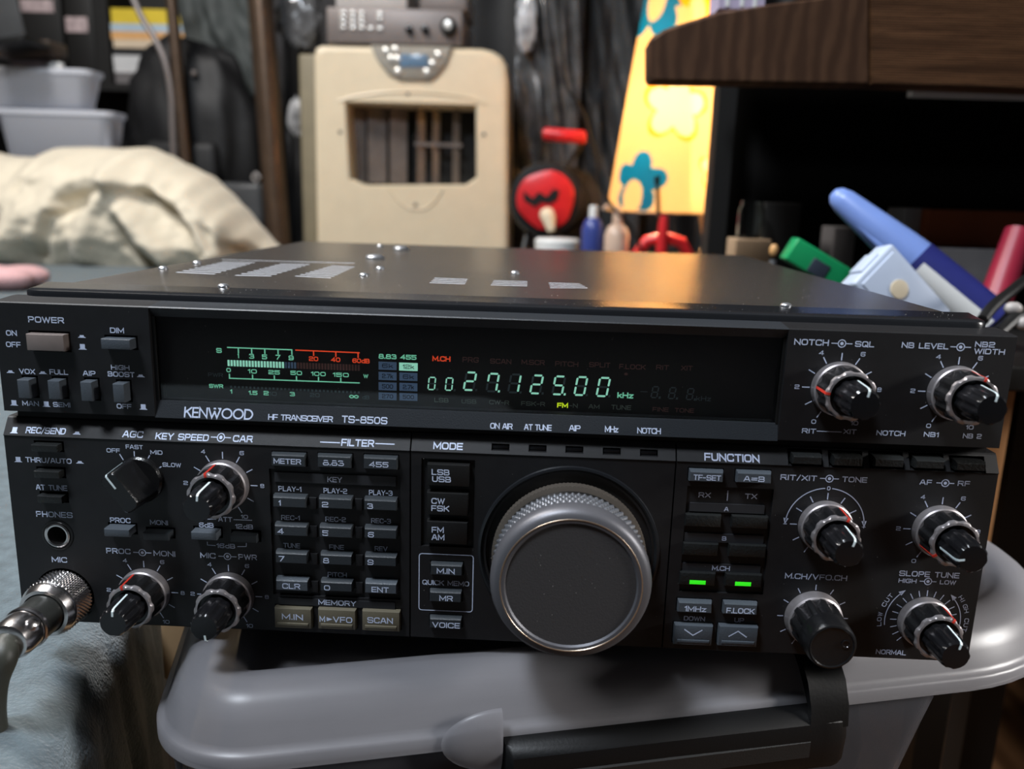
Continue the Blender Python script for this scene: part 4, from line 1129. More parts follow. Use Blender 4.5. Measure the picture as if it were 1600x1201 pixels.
# ---- cream blanket heaped on the sofa
def px2(pts, Y): return pts
def blanket():
    Y0 = 1480.0
    top = [(-80,240),(-20,250),(20,250),(60,233),(110,231),(160,232),(205,229),(235,240),(262,254),(300,270),(325,292),(350,318),(375,350),(395,376),(408,388)]
    def ztop(px):
        for (a, ya), (b2, yb) in zip(top, top[1:]):
            if a <= px <= b2:
                t = (px-a)/(b2-a); t = t*t*(3-2*t)*.5+t*.5
                return ya+(yb-ya)*t
        return 388
    ridges = [  # polyline, width, height
        ([(205,240),(300,282),(345,325),(400,392)], 20, 40), ([(198,282),(240,288),(290,318),(318,350),(340,395)], 17, 48),
        ([(185,262),(120,290),(70,345),(25,405)], 26, 42), ([(196,292),(158,330),(140,400)], 20, 40), ([(215,330),(240,360),(275,405)], 24, 55),
        ([(100,262),(50,285),(5,330)], 20, 30), ([(60,330),(30,370),(-10,410)], 20, 26), ([(110,335),(90,370),(85,410)], 17, 28), ([(300,300),(370,372)], 12, 22)]
    grooves = [([(250,305),(285,328),(312,358),(330,392)], 9, -46), ([(205,345),(210,380),(240,412)], 8, -40), ([(150,322),(105,342),(78,405)], 8, -30),
        ([(178,300),(120,320)], 8, -16), ([(60,268),(40,300)], 8, -18), ([(8,330),(-5,400)], 8, -26)]
    def dseg(p, a, b2):
        ab = b2-a; t = max(0, min(1, (p-a).dot(ab)/ab.dot(ab)))
        return (p-a-ab*t).length
    U, Vn = 120, 70
    zb = 417.0
    k = 1.34
    xo, zo = -858.5,-15.34
    grid = []
    for j in range(Vn+1):
        row = []
        for i in range(U+1):
            px = -80+488*i/U
            zt = ztop(px)
            t = j/Vn
            py = zb+(zt-zb)*math.sin(t*PI/2)**.9 if t < 1 else zt
            hgt = zb-zt
            bul = math.sqrt(max(0, 1-(1-2*min(t,.5))**2))*0.35+.0
            d = 170*math.cos(t*PI/2)**.75*min(1, hgt/90)*min(1, (408-px)/60+.15)
            if t < .12: d *= .8+.2*t/.12
            p = Vector((px, py)); add = 0
            for pl, w, h in ridges+grooves:
                dd = min(dseg(p, Vector(a), Vector(b2)) for a, b2 in zip(pl, pl[1:]))
                add += h*math.exp(-(dd/w)**2)
            add += 9*noise.noise(Vector((px*.03, py*.03, 1.7)))+4*noise.noise(Vector((px*.08, py*.08, 5)))
            d += add*min(1, math.cos(t*PI/2)*1.6)
            row.append((xo+(px-200)*k, 1480+140-d, max(zo, zo+(417-py)*k)))
        grid.append(row)
    # back half mirrors down to the seat
    for j in range(1, 9):
        t = j/8
        grid.append([(x, y+105*math.sin(t*PI/2), zo+(z-zo)*math.cos(t*PI/2)) for x, y, z in grid[Vn]])
    mb = MB()
    n = U+1
    vs = [p for r in grid for p in r]
    fs = [(j*n+i, j*n+i+1, (j+1)*n+i+1, (j+1)*n+i) for j in range(len(grid)-1) for i in range(U)]
    mb.add(vs, fs)
    o = mb.build('blanket', M['blanket'], smooth=80)
    o.location.z += (-15.0-zo)*MM
    md = o.modifiers.new('sub', 'SUBSURF'); md.levels = 1; md.render_levels = 1
    tag(o, 'crumpled cream blanket heaped on the grey sofa behind the radio', 'blanket')
blanket()
pk = MB(); random.seed(4)
pc = (-830,1038.35,-15)
for k in range(14):
    pk.sphere((pc[0]-40+random.uniform(-90,55), pc[1]+random.uniform(-120,60), -4), random.uniform(16,34), 14, (1.4,1,.62))
o = pk.build('pink_cloth', M['pink'], smooth=80, origin=(pc[0],pc[1],-22))
rm = o.modifiers.new('merge', 'REMESH'); rm.mode = 'VOXEL'; rm.voxel_size = 0.004; rm.use_smooth_shade = True
sm = o.modifiers.new('soft', 'SMOOTH'); sm.iterations = 5
o.location.z += 0.008
tag(o, 'small crumpled pink cloth on the sofa by the radio left rear', 'cloth')

# ---- air cooler
YA = 1700
ac = thing('air_cooler', 'cream portable air cooler with louvred opening and control panel behind the radio', 'air cooler', (-160, 1850, FZ))
out = [(-513.83,26.33),(-512.31,418.77),(-511.49,454.12),(-506.83,467.73),(-495.14,473.4),(-133.08,475.27),(-107.25,470.52),(-86.95,458.92),(-74.99,440.35),(-69.8,409.31),(-59.22,40.63)]
out = [(out[0][0], FZ+30)] + out + [(out[-1][0], FZ+30)]
hole = [(-437.73,350.56),(-143.47,351.26),(-138.89,195.42),(-162.24,178.98),(-400.01,170.65),(-429.69,184.2)]
sh = MB()
def inset(poly, d):
    cx = sum(p[0] for p in poly)/len(poly); cz = sum(p[1] for p in poly)/len(poly)
    return [(x+(d if x < cx else -d), z+(d if z < cz else -d)) for x, z in poly]
sh.loft([[(x,YA+250,z) for x,z in inset(out,4)], [(x,YA+240,z) for x,z in out], [(x,YA+14,z) for x,z in out], [(x,YA+4,z) for x,z in inset(out,4)], [(x,YA,z) for x,z in inset(out,12)]])
shell = sh.build('housing', M['cream'], ac)
cm = MB()
cm.loft([[(x,YA-6,z) for x,z in inset(hole,-7)], [(x,YA+9,z) for x,z in hole], [(x,YA+120,z) for x,z in hole]])
cut(shell, cm)
shell.data.polygons.foreach_set('use_smooth', [False]*len(shell.data.polygons))
rs = (-581.19,494.93)
MB().rbox(rs[0], -110, YA+124, YA+246, FZ+34, (-293.5,475.49)[1]-2, 8).build('rear_shell', mat('olive_grey_plastic', (0.20, 0.17, 0.11), 0.45, var=0.08), ac)
lv = [(556,26),(592,28),(622,26),(655,12),(682,8),(711,10)]
xs = [(-452.73,271.6)[0], (-145.21,279.98)[0]]
for fx, w in ((.075,.135),(.235,.14),(.40,.13),(.575,.06),(.69,.05),(.845,.05)):
    x = xs[0]+(xs[1]-xs[0])*fx; ww = (xs[1]-xs[0])*w
    m = MB(); zlo, zhi = (-363.44,177.12)[1], (-362.68,353.24)[1]
    m.loft([[(x-ww/2,YA+60,z),(x+ww/2,YA+70,z),(x+ww/2,YA+74,z),(x-ww/2,YA+64,z)] for z in (zlo,zhi)])
    m.build('louvre', M['louvre'], ac)
MB().box(xs[0]-20, xs[1]+20, YA+112, YA+118, (-363.48,168.21)[1], (-362.63,363.21)[1]).build('grille_back', M['hole'], ac)
m = MB(); zc = (-241.73,268.65)[1]
m.box((-290.2,267.32)[0], (-178.24,270.39)[0], YA+58, YA+64, zc-4, zc+4).build('louvre_link', M['louvre'], ac)
cpn = [(-380.61,474.41),(-197.81,474.73),(-208.84,445.01),(-228.58,416.21),(-245.71,403.59),(-314.82,403.23),(-340.74,414.8),(-366.48,445.23)]
m = MB(); m.loft([[(x,YA+6,z) for x,z in cpn], [(x,YA-6,z) for x,z in cpn], [(x,YA-9,z) for x,z in inset(cpn,4)]])
cp = m.build('control_panel', M['ac_panel'], ac)
m = MB(); cx, cz, w, h = -281.83,443.24,63.06,26.9
m.cbox(cx, cz, w, h, YA-11.5, YA-7, 1); m.build('screen', M['lcd'], cp)
for bx, bz in ((-344.88,461.87),(-333.46,446.03),(-319.11,445.03),(-317.7,419.43),(-227.55,456.64),(-240.25,437.53),(-253.02,419.67),(-323.39,465.06)):
    MB().lathe_y(bx, bz, [(YA-8,8.5),(YA-12,8),(YA-13.5,5)], 16).build('button', M['silver'], cp)
for px in ((-297.3,374.62),(-452.91,287.22),(-123.14,290.51),(-278.9,129.31)):
    MB().lathe_y(px[0], px[1], [(YA+4,5),(YA-1.5,4.5),(YA-2,2)], 12).build('clip_pin', M['louvre'], ac)
# raised brow over the opening and the plate round it
def browline(pts, rad):
    m = MB(); m.tube([(x,YA-.5,z) for x,z in pts], rad, 8); return m
browline([(-457.68,353.98),(-409.32,367.64),(-351.04,376),(-292.95,378.85),(-220.48,376.57),(-155.23,368.64),(-118.8,355.82)], 2.4).build('brow', M['cream'], ac)
browline([(-343.01,166.51),(-319.22,136.83),(-292.31,118.73),(-256.46,119.8),(-232.76,139.39),(-215.22,167.35)], 2.2).build('brow', M['cream'], ac)
for x in (-300, -20):
    for y in (YA+40, YA+210):
        MB().lathe_z(x, y, [(FZ,18),(FZ+32,18)], 16).build('caster', M['black'], ac)

# ---- tuner and boxes on the cooler
def mbox(r, y0, y1, rad=3): 
    cx, cz, w, h = r
    return MB().rbox(cx-w/2, cx+w/2, y0, y1, cz-h/2, cz+h/2, rad)
tu = thing('receiver', 'grey receiver with keypad and round dial standing on the cream air cooler', 'receiver', (-170, 1800, (-350.97,476.81)[1]))
tr_ = -328.78,518.38,303.93,74.65
ztop = (-295.07,478.49)[1]
tr_ = (tr_[0], ztop+tr_[3]/2+1, tr_[2], tr_[3])
mbox(tr_, YA+5, YA+260, 3).build('case', M['tuner'], tu)
for px, r in (((-206.91,518.31),19),):
    MB().lathe_y(px[0], px[1], [(YA+6,r),(YA-8,r-1),(YA-14,r-5)], 32).build('dial', M['gloss_black'], tu)
    MB().lathe_y(px[0], px[1], [(YA-13.5,10),(YA-16,9),(YA-16.5,4)], 24).build('dial_cap', M['silver'], tu)
for px in ((-294.88,511), (-259.35,511.82)):
    MB().lathe_y(px[0], px[1], [(YA+6,9),(YA-7,8),(YA-8,5)], 24).build('knob', M['gloss_black'], tu)
cols = [(-444.04,527.1)[0], (-422.6,527.58)[0], (-402.6,528.04)[0], (-382.62,528.49)[0], (-361.22,528.98)[0]]
zr = [(-406.73,542.48)[1], (-406.84,531.91)[1], (-406.96,521.31)[1], (-407.08,510.69)[1]]
for i, x in enumerate(cols):
    for j, z in enumerate(zr):
        if i == 3 and j != 3 or i == 4 and j in (2,): continue
        MB().cbox(x, z, 12, 6.5, YA+1, YA+7, 1).build('key', M['silver'], tu)
zt2 = tr_[1]+tr_[3]/2
b1 = -381.52,562.29,159.98,29.04; b2 = -220.53,565.86,105.15,28.96
for b_, m_, nm, lab, cat in ((b1,'tuner_light','radio_case','pale grey case on the receiver, the wider of the two up there','case'), (b2,'tuner','radio_case','darker grey narrow case on the receiver above its dial','case')):
    w = b_[2]; tag(MB().rbox(b_[0]-w/2, b_[0]+w/2, YA+15, YA+200, zt2+.5, zt2+50, 3).build(nm, M[m_]), lab, cat, 'cases stacked on the receiver')

# ---- low bench behind the radio (its top stays hidden behind the radio) carrying lamp, reel and bottles
bn = thing('bench', 'low dark bench behind the radio carrying lamp, cable reel and bottles', 'bench', (230, 1330, FZ))
BZ = 48
MB().rbox(0, 640, 1060, 1600, BZ-24, BZ, 3).build('top', M['blackwood'], bn)
for x in (30, 610):
    for y in (1090, 1570):
        MB().box(x-22, x+22, y-22, y+22, FZ, BZ-23).build('leg', M['blackwood'], bn)

# ---- flowered lamp
LY = 1300.0
lx, lzb = 236.95,133.59
k1 = 1.15
lzt = lzb+372*k1
RB, RT = 90*k1, 42*k1
lamp = thing('flower_lamp', 'lit conical lamp shade with teal and yellow flowers standing behind the radio', 'lamp', (lx, LY, BZ))
def shade():
    mb = MB(); n, mh = 260, 200
    flowers = [  # px centre on the visible side, radius px, petals, colour, centre
        ((985,288), 46, 5, 2, (980,309), 18, 25), ((998,22), 62, 5, 2, (1000,26), 17, 30), ((1075,18), 52, 6, 3, (1060,40), 16, 22),
        ((1035,178), 54, 5, 4, None, 0, 0), ((1128,170), 26, 5, 2, None, 0, 0), ((1100,268), 34, 5, 4, None, 0, 0)]
    kk = 1/k1
    for j in range(mh+1):
        t = j/mh; r = RB+(RT-RB)*t; z = lzb+(lzt-lzb)*t
        for i in range(n):
            a = 2*PI*i/n
            mb.v.append((lx+r*math.cos(a), LY+r*math.sin(a), z))
    for j in range(mh):
        for i in range(n):
            i2 = (i+1) % n
            mb.f.append((j*n+i, j*n+i2, (j+1)*n+i2, (j+1)*n+i))
            a = 2*PI*(i+.5)/n; t = (j+.5)/mh; r = RB+(RT-RB)*t
            mi_ = 0
            if True:
                # unrolled coordinates on the cone wall, in the same units as the motif list
                s_ = (a+PI/2+PI) % (2*PI)-PI
                u = 1036+s_*r*kk; v = 332-372*t
                for (fx, fy), fr, np_, mt, cen, cw, chh in flowers:
                    # motif angular place
                    tf = (332-fy)/372; rf = RB+(RT-RB)*tf
                    off = max(-.98, min(.98, (fx-1036)/(rf*kk)))
                    fu = math.asin(off)
                    du = (s_-fu)*r*kk; dv = v-fy
                    if cen:
                        cu = math.asin(max(-.98, min(.98, (cen[0]-1036)/(rf*kk))))
                        if (((s_-cu)*r*kk)/cw)**2+((v-cen[1])/chh)**2 < 1: mi_ = 0; break
                    rr = math.hypot(du, dv); th = math.atan2(dv, du)
                    lim = fr*(.60+.40*abs(math.cos(np_*th/2+.5)))
                    if rr < lim: mi_ = 2 if (mt == 4 and rr > lim*.86) else mt-1
            mb.mi.append(mi_)
    return mb
sh_o = shade().build('shade', [M['shade'], M['shade_teal'], M['shade_yellow'], M['shade_white']], lamp, smooth=60, recalc=False)
md = sh_o.modifiers.new('wall', 'SOLIDIFY'); md.thickness = 0.0008
for z, r in ((lzb, RB), (lzt, RT)):
    MB().tube([(lx+(r+.4)*math.cos(2*PI*i/48), LY+(r+.4)*math.sin(2*PI*i/48), z) for i in range(49)], 1.2, 6).build('rim', M['pole'], sh_o)
bzc = lzb+.42*(lzt-lzb)
MB().sphere((lx, LY, bzc), 22, 20, (1,1,1.15)).build('bulb', M['bulb'], lamp, smooth=80)
MB().lathe_z(lx, LY, [(BZ,40),(BZ+6,38),(BZ+10,12),(lzb+30,7),(bzc-40,9),(bzc-24,13)], 24).build('stand', M['blackwood'], lamp)
for p0, p1 in (((301.49,138.39),(318.5,68.82)), ((323.17,140.9),(303.67,64.21))):
    MB().tube([(p0[0],1262,p0[1]),(p1[0],1262,BZ)], [7,5], 10).build('leg', M['tan_wood'], lamp)
pl = bpy.data.lights.new('lamp_bulb', 'POINT'); pl.energy = 36.0; pl.color = (1.0, 0.73, 0.45); pl.shadow_soft_size = 0.03
plo = bpy.data.objects.new('lamp_bulb', pl); C.objects.link(plo); plo.location = (lx*MM, LY*MM, bzc*MM)

# ---- cable reel
RY = 1380.0
reel = thing('cable_reel', 'black cable reel with red hub and red carrying handle', 'cable reel', (40, 1440, BZ))
rx, rz = 21.75,150.1
kr = 1.24
R0 = 57*kr
MB().lathe_y(rx+22, rz-6, [(RY+4,R0*.55),(RY+95,R0*.55)], 40).build('drum', M['black'], reel)
d = MB().lathe_y(rx, rz, [(RY-4,R0*.72),(RY-9,R0*.8),(RY-8,R0*.96),(RY,R0),(RY+5,R0)], 56).build('front_flange', M['black'], reel)
MB().lathe_y(rx+40, rz-8, [(RY+84,R0*1.05),(RY+92,R0*1.06),(RY+98,R0)], 56).build('rear_flange', M['black'], reel)
w = MB().lathe_y(rx+22, rz-4, [(RY+10,R0*.8),(RY+30,R0*.9),(RY+60,R0*.92),(RY+80,R0*.8)], 56).build('wound_cable', M['cloth_black'], reel)
hub = MB(); ring = []
for i in range(90):
    a = 2*PI*i/90
    rr = R0*.80*(1-.07*max(0, math.cos(3*a+.6)))
    ring.append((rx+rr*math.cos(a), rz+rr*math.sin(a)))
hub.loft([[(x,RY-4,z) for x,z in ring], [(x,RY-16,z) for x,z in ring], [(rx+(x-rx)*.8,RY-20,rz+(z-rz)*.8) for x,z in ring]])
h_ = hub.build('hub', M['red'], reel)
zz_ = [(-.62,.22),(-.36,.02),(-.2,.2),(.02,.08),(.2,.3),(.36,.24),(.3,.0),(.1,-.1),(-.12,-.06),(-.3,-.2),(-.6,-.02)]
MB().loft([[(rx+x*R0,RY-16,rz+z*R0) for x,z in zz_], [(rx+x*R0,RY-22,rz+z*R0) for x,z in zz_]]).build('lock_plate', M['black'], h_)
ha, hb = (10.98,271.4), (93.26,267.82)
hd = MB().tube([(ha[0],RY-6,ha[1]),(ha[0]+6,RY-6,ha[1]),(hb[0]-6,RY-6,hb[1]),(hb[0],RY-6,hb[1])], [9,12.5,12.5,9], 16).build('handle', M['red'], reel)
for p, x2 in ((ha, rx-10), (hb, rx+22)):
    MB().tube([(p[0],RY+2,p[1]),((p[0]+x2)/2,RY+10,(p[1]+rz)/2+20),(x2,RY+14,rz+R0*.7)], 5.5, 8).build('handle_arm', M['black'], reel)
ca, cb = (28.73,122.96), (34.75,91.12)
MB().tube([(ca[0]-4,RY-18,ca[1]),(ca[0],RY-34,ca[1]-8),(cb[0],RY-44,cb[1])], [15,14,7], 16).build('crank_knob', M['cream'], reel)
for x in (rx-40, rx+40):
    MB().tube([(x,RY+4,BZ+5),(x*.5+rx*.5,RY+40,rz),(x,RY+80,BZ+5)], 5, 8).build('foot_bar', M['black'], reel)

# ---- small things on the bench
def bottle(name, px, y, w, m, cap, lab, cat, hz=None):
    x = px; r = w/2
    t = thing(name, lab, cat, (x, y, BZ))
    MB().lathe_z(x, y, [(BZ,r*.94),(BZ+3,r),(hz-30,r),(hz-16,r*.75),(hz-10,r*.35)], 28).build('body', M[m], t)
    MB().lathe_z(x, y, [(hz-11,r*.42),(hz+8,r*.4),(hz+10,r*.3)], 20).build('cap', M[cap], t)
    return t
k2 = 1.13
bottle('bottle', (105.43,99.7)[0], 1230, 34*k2, 'bottle_blue', 'white', 'dark blue bottle beside the cable reel on the bench', 'bottle', (103.74,132.88)[1])
t = bottle('pump_bottle', (146.86,101.53)[0], 1215, 38*k2, 'bottle_beige', 'bottle_beige', 'beige pump bottle between the blue bottle and the lamp', 'bottle', (145.61,123.43)[1])
px = 142.52,138.61; MB().tube([(px[0]+4,1215,px[1]-16),(px[0]+4,1215,px[1]),(px[0]-16,1215,px[1]+4),(px[0]-22,1215,px[1]-2)], [3,4,4,3], 8).build('pump', M['bottle_beige'], t)
lx2, lz2 = 42.1,77.93
t = thing('jar', 'white round jar lid showing over the radio rear edge in front of the cable reel', 'jar', (lx2, 1140, BZ))
kk2 = 1.07
MB().lathe_z(lx2, 1140, [(BZ,28*kk2),(lz2-9,29*kk2)], 36).build('body', M['white'], t)
MB().lathe_z(lx2, 1140, [(lz2-9,34*kk2),(lz2+6,35*kk2),(lz2+10,32*kk2),(lz2+11,16*kk2)], 40).build('lid', M['white'], t)
t = thing('screwdriver', 'red-handled tool with dark upright shaft in front of the lamp', 'tool', ((220.43,73.32)[0], 1170, BZ))
a, b_ = (211.12,130.62), (205.29,184.94)
MB().tube([(a[0],1170,a[1]-4),(b_[0],1170,b_[1])], 3.6, 10).build('shaft', M['pole'], t)
c_ = 204.8,192.2; MB().tube([(b_[0],1170,b_[1]-4),(c_[0],1170,c_[1]+2)], [5,5.5], 10).build('tip', M['black'], t)
MB().lathe_z((220.43,73.32)[0], 1170, [(BZ,9),(BZ+20,10),(a[1]-14,8.5),(a[1],6)], 16).build('handle', M['red'], t)
ra = MB(); cx, cz = 227.65,83.77
for dx, rr in ((-22,13),(2,17),(24,14)):
    ra.lathe_y(cx+dx, cz-4, [(1186,rr),(1196,rr),(1198,rr*.7)], 20)
o = MB().tube([(cx-46,1200,BZ+12),(cx-30,1196,cz+2),(cx,1196,cz+10),(cx+30,1196,cz+1),(cx+44,1200,BZ+12)], 10, 12).build('clamp', M['red'], origin=(cx,1198,BZ))
tag(o, 'red curved clamp lying behind the red-handled tool', 'clamp')
cab = [((23.06,1150,477.27)),((34.32,1150,401.9)),((45.51,1150,332.48)),((65.34,1150,305.45)),((83.59,1150,271.18)),((103.35,1150,211.26)),((116.31,1150,165.51)),((137.06,1150,135.01)),((162.81,1150,112.79)),((184.6,1150,71.24))]
def smooth_path(P, n=6):
    P = [Vector(p) for p in P]; out = []
    for i in range(len(P)-1):
        p0 = P[max(i-1,0)]; p1 = P[i]; p2 = P[i+1]; p3 = P[min(i+2,len(P)-1)]
        for k in range(n):
            t = k/n
            out.append(.5*((2*p1)+(p2-p0)*t+(2*p0-5*p1+4*p2-p3)*t*t+(3*p1-p0-3*p2+p3)*t**3))
    out.append(P[-1]); return out
tag(MB().tube([tuple(p) for p in smooth_path(cab)], 2.6, 8).build('lamp_cable', M['black']), 'thin dark cable hanging down in front of the flowered lamp', 'cable')

# ---- thick wooden table at upper right and the dark space under it
tb_ = thing('wooden_table', 'thick dark wooden table at upper right above the marker pen', 'table', (300, 700, FZ))
e1 = [(91.3,270.35),(92.89,246.15),(95.08,242.91),(263.08,244.31),(254.85,311.32),(179.3,300.68),(141.21,294.4),(127.04,289.53),(103.27,281.68),(93.88,275.95)]
e2 = [(263.08,244.31),(476.16,242.71),(461.93,315.81),(283.35,311.94),(254.85,311.32)]
def slabpiece(poly, y0, y1):
    m = MB(); m.loft([[(x,y1,z) for x,z in poly], [(x,y0+4,z) for x,z in poly], [(x,y0,z) for x,z in inset(poly,2.0)]]); return m
slabpiece(e1, 420, 446).build('rail', M['slab_end'], tb_)
slabpiece(e2, 420.6, 446).build('board', M['slab'], tb_)
zb_ = e1[3][1]
la, lb = (194.8,229.58), (213.51,230.09)
MB().rbox((167.96,284.69)[0], 900, 447, 590, zb_+42, zb_+58, 2).build('top', M['slab'], tb_)
MB().box(la[0], la[0]+30, 560, 590, zb_+56, zb_+57).build('cleat', M['blackwood'], tb_)
MB().box(la[0], lb[0], 655, 690, FZ, zb_+62).build('leg', M['blackwood'], tb_)
MB().box(la[0], 900, 588, 690, zb_+62, zb_+74).build('back_rail', M['blackwood'], tb_)
MB().box(820, 870, 655, 690, FZ, zb_+62).build('leg', M['blackwood'], tb_)
tag(MB().rbox(lb[0]-14, 900, 698, 712, FZ+.5, zb_+90, 2).build('black_panel', mat('dull_black_paint', (0.004, 0.0035, 0.003), 0.8, var=0.1, spec=0.15)), 'large plain black panel standing behind the space under the wooden table', 'board')  # plain black panel closing off the dark space under the table
wa = 306.48,241.96
tag(MB().box(wa[0], wa[0]+170, 446.5, 456, wa[1]-1.7, wa[1]+3.2).build('white_strip', M['white']), 'thin white strip tucked under the wooden table top', 'board')  # plain white strip just behind the front edge of the table
pu = thing('carton', 'small lilac and white carton on the wooden table corner', 'carton', ((162.37,300.6)[0], 450, (162.37,300.6)[1]))
ca_ = 146.3,300.49; cb_ = 181.57,306.39
MB().box(ca_[0], cb_[0], 440, 480, ca_[1]+.5, ca_[1]+34).build('case', mat('lilac_card', (0.42,0.36,0.48), 0.6, var=0.15), pu)
for f_ in (.18, .5, .78):
    x = ca_[0]+(cb_[0]-ca_[0])*f_
    MB().box(x-1.6, x+1.6, 439.2, 440.2, ca_[1]+2, ca_[1]+30).build('stripe', M['white'], pu)

# ---- shelf with clutter at right of the radio
sh_ = thing('side_shelf', 'low dark shelf board beside the radio carrying the clutter under the table', 'shelf', (400, 460, FZ))
SHZ = 62
MB().rbox(172, 760, 235, 645, SHZ-16, SHZ, 2).build('board', M['blackwood'], sh_)
for x in (300, 740):
    MB().box(x-12, x+12, 250, 640, SHZ-140, SHZ-15).build('side_panel', M['orange_wood'], sh_)
    for y in (262, 612): MB().box(x-10, x+10, y, y+20, FZ, SHZ-139).build('leg', M['blackwood'], sh_)
def tilted(mb, c, roll, tilt=0.0, yaw=0.0):
    m = Matrix.Translation(Vector(c)) @ Matrix.Rotation(yaw, 4, 'Z') @ Matrix.Rotation(roll, 4, 'Y') @ Matrix.Rotation(tilt, 4, 'X')
    return mb.move(m)
# white case
t = thing('white_case', 'pale white plastic case with a round cream dial leaning beside the marker pen', 'case', ((251.76,300,100.25)))
cx, cy, cz = (238.23,268,96.69)
kq = 0.4
o = tilted(MB().rbox(-74*kq, 74*kq, -9, 9, -45*kq, 45*kq, 2), (cx,cy,cz), math.radians(44), math.radians(-14)).build('shell', M['pale_blue'], t)
tilted(MB().rbox(-64*kq, 66*kq, -10.2, -8.6, -36*kq, 36*kq, .6), (cx,cy,cz), math.radians(44), math.radians(-14)).build('front_plate', M['pale_blue'], o)
m = MB().lathe_y(-16*kq, 2*kq, [(-10,15*kq),(-11.4,14.5*kq),(-11.8,8*kq)], 28)
tilted(m, (cx,cy,cz), math.radians(44), math.radians(-14)).build('dial', M['cream'], t)
m = MB().rbox(-78*kq, -72*kq, -7, 7, -20*kq, 20*kq, .8)
tilted(m, (cx,cy,cz), math.radians(44), math.radians(-14)).build('hinge', M['pale_blue'], t)
# marker pen
p0 = Vector((220.79,350,161.35)); p1 = Vector((274.37,326,116.9)); p2 = Vector((320.05,305,78.6))
kp = 0.44
pen = thing('marker_pen', 'large light blue marker pen with navy barrel leaning across the white case', 'pen', tuple(p2))
d01 = (p1-p0)
MB().tube([tuple(p0-d01.normalized()*1.0), tuple(p0+d01*.03), tuple(p0+d01*.12), tuple(p0+d01*.55), tuple(p0+d01*.8), tuple(p1)], [7*kp,15*kp,20*kp,27*kp,31*kp,33*kp], 28).build('cap', M['pen_blue'], pen, smooth=60)
cl0 = p0+d01*.32+Vector((-9*kp,-14*kp,-14*kp)); cl1 = p0+d01*.86+Vector((-11*kp,-20*kp,-18*kp))
MB().tube([tuple(cl0), tuple((cl0+cl1)/2), tuple(cl1)], [3*kp,7*kp,8*kp], 10).build('pocket_clip', M['pen_blue'], pen)
bar = MB().tube([tuple(p1-d01*.02), tuple(p1+(p2-p1)*.5), tuple(p2)], [34*kp,35*kp,35*kp], 28).build('barrel', M['navy'], pen, smooth=60)
dn = (p2-p1).normalized()
lab_ = MB(); rings = []
side = Vector((-.62,-.62,-.48)); side = (side-dn*side.dot(dn)).normalized(); upv = dn.cross(side)
for tt in (.06, .98):
    c = p1+(p2-p1)*tt
    rings.append([tuple(c+(side*math.cos(a)+upv*math.sin(a))*(36.0*kp)) for a in [(-.8+1.6*i/14) for i in range(15)]])
lab_.loft(rings, cap0=False, cap1=False, closed=False)
lab_.build('paper_label', M['white'], bar)
# green thing
cx, cy, cz = (234.74,400,105.28)
kg = 0.5
t = thing('green_cartridge', 'bright green plastic block with a dark square window behind the radio', 'cartridge', (cx,cy,SHZ))
tilted(MB().rbox(-62*kg, 62*kg, -9, 9, -19*kg, 19*kg, 1.6), (cx,cy,cz), math.radians(28)).build('body', M['green'], t)
tilted(MB().rbox(-24*kg, 6*kg, -10, -8, -17*kg, 6*kg, .5), (cx,cy,cz), math.radians(28)).build('window', M['slate'], t)
def card(name, r, y0, y1, m, lab, cat, group=None, rad=1.2, stand=True):
    cx, cz, w, h = r
    z0 = SHZ if stand else cz-h/2
    return tag(MB().rbox(cx-w/2, cx+w/2, y0, y1, z0+.2, cz+h/2, rad).build(name, M[m], origin=(cx,(y0+y1)/2,z0)), lab, cat, group)
card('cardboard_box', (220.59,109.3,34.61,19.7), 560, 600, 'card_tan', 'small tan cardboard box below the glass jar', 'box')
zt_ = (220.59,109.3,34.61,19.7); ztp = zt_[1]+zt_[3]/2
jx, jz, jw, jh = 220.47,136.91,27.65,36.02
t = thing('glass_jar', 'small clear glass jar standing on the tan cardboard box', 'jar', (jx, 580, ztp))
MB().lathe_z(jx, 580, [(ztp+.3,jw*.42),(ztp+2,jw*.48),(ztp+jh*.75,jw*.48),(ztp+jh*.9,jw*.4),(ztp+jh,jw*.4),(ztp+jh,jw*.34),(ztp+jh*.88,jw*.34),(ztp+jh*.74,jw*.42),(ztp+3,jw*.42)], 28).build('wall', M['glassjar'], t)
card('black_box', (257.04,134.99,35.97,39.42), 600, 640, 'blackwood', 'small black box right of the glass jar', 'box')
card('black_box', (321.31,111.41,21.88,42.41), 600, 640, 'card_grey', 'dim grey box standing behind the green block', 'box')
card('white_box', (373.6,137.23,25.49,32.61), 560, 600, 'tuner_light', 'small pale grey box left of the orange carton', 'box')
card('orange_carton', (428.89,136.01,103.8,34.14), 545, 620, 'orange', 'long orange carton lying at the back under the table', 'carton', stand=False)
card('grey_carton', (390.44,104.57,96.33,28.52), 505, 544, 'card_grey', 'long grey carton under the orange carton', 'carton')
px = 215.53,107.86,7.71,24.2
t = thing('brass_pin', 'thin metal peg with an orange ball tip standing by the tan box', 'peg', (px[0], 470, SHZ))
MB().lathe_z(px[0], 470, [(SHZ,px[2]*.42),(px[1]-2,px[2]*.36)], 14).build('stem', M['steel'], t)
MB().sphere((px[0],470,px[1]+px[3]*.25), px[2]*.62, 14, (.8,.8,1.2)).build('tip', M['book_orange'], t)
a = Vector((393.01,420,137.1)); b_ = Vector((372.7,400,83.74))
tag(MB().tube([tuple(a+(a-b_)*.02), tuple(a), tuple(b_), tuple(b_+(b_-a)*.02)], [8.07, 10.59, 12.61, 11.1], 24).build('torch', M['red_dark']), 'crimson cylindrical torch leaning at the right edge under the table', 'torch')
jk_ = [((266.54,215,91.42)),((276.78,225,98.56)),((293.98,240,106.03)),((314.01,260,112.02)),((338.71,280,113.39))]
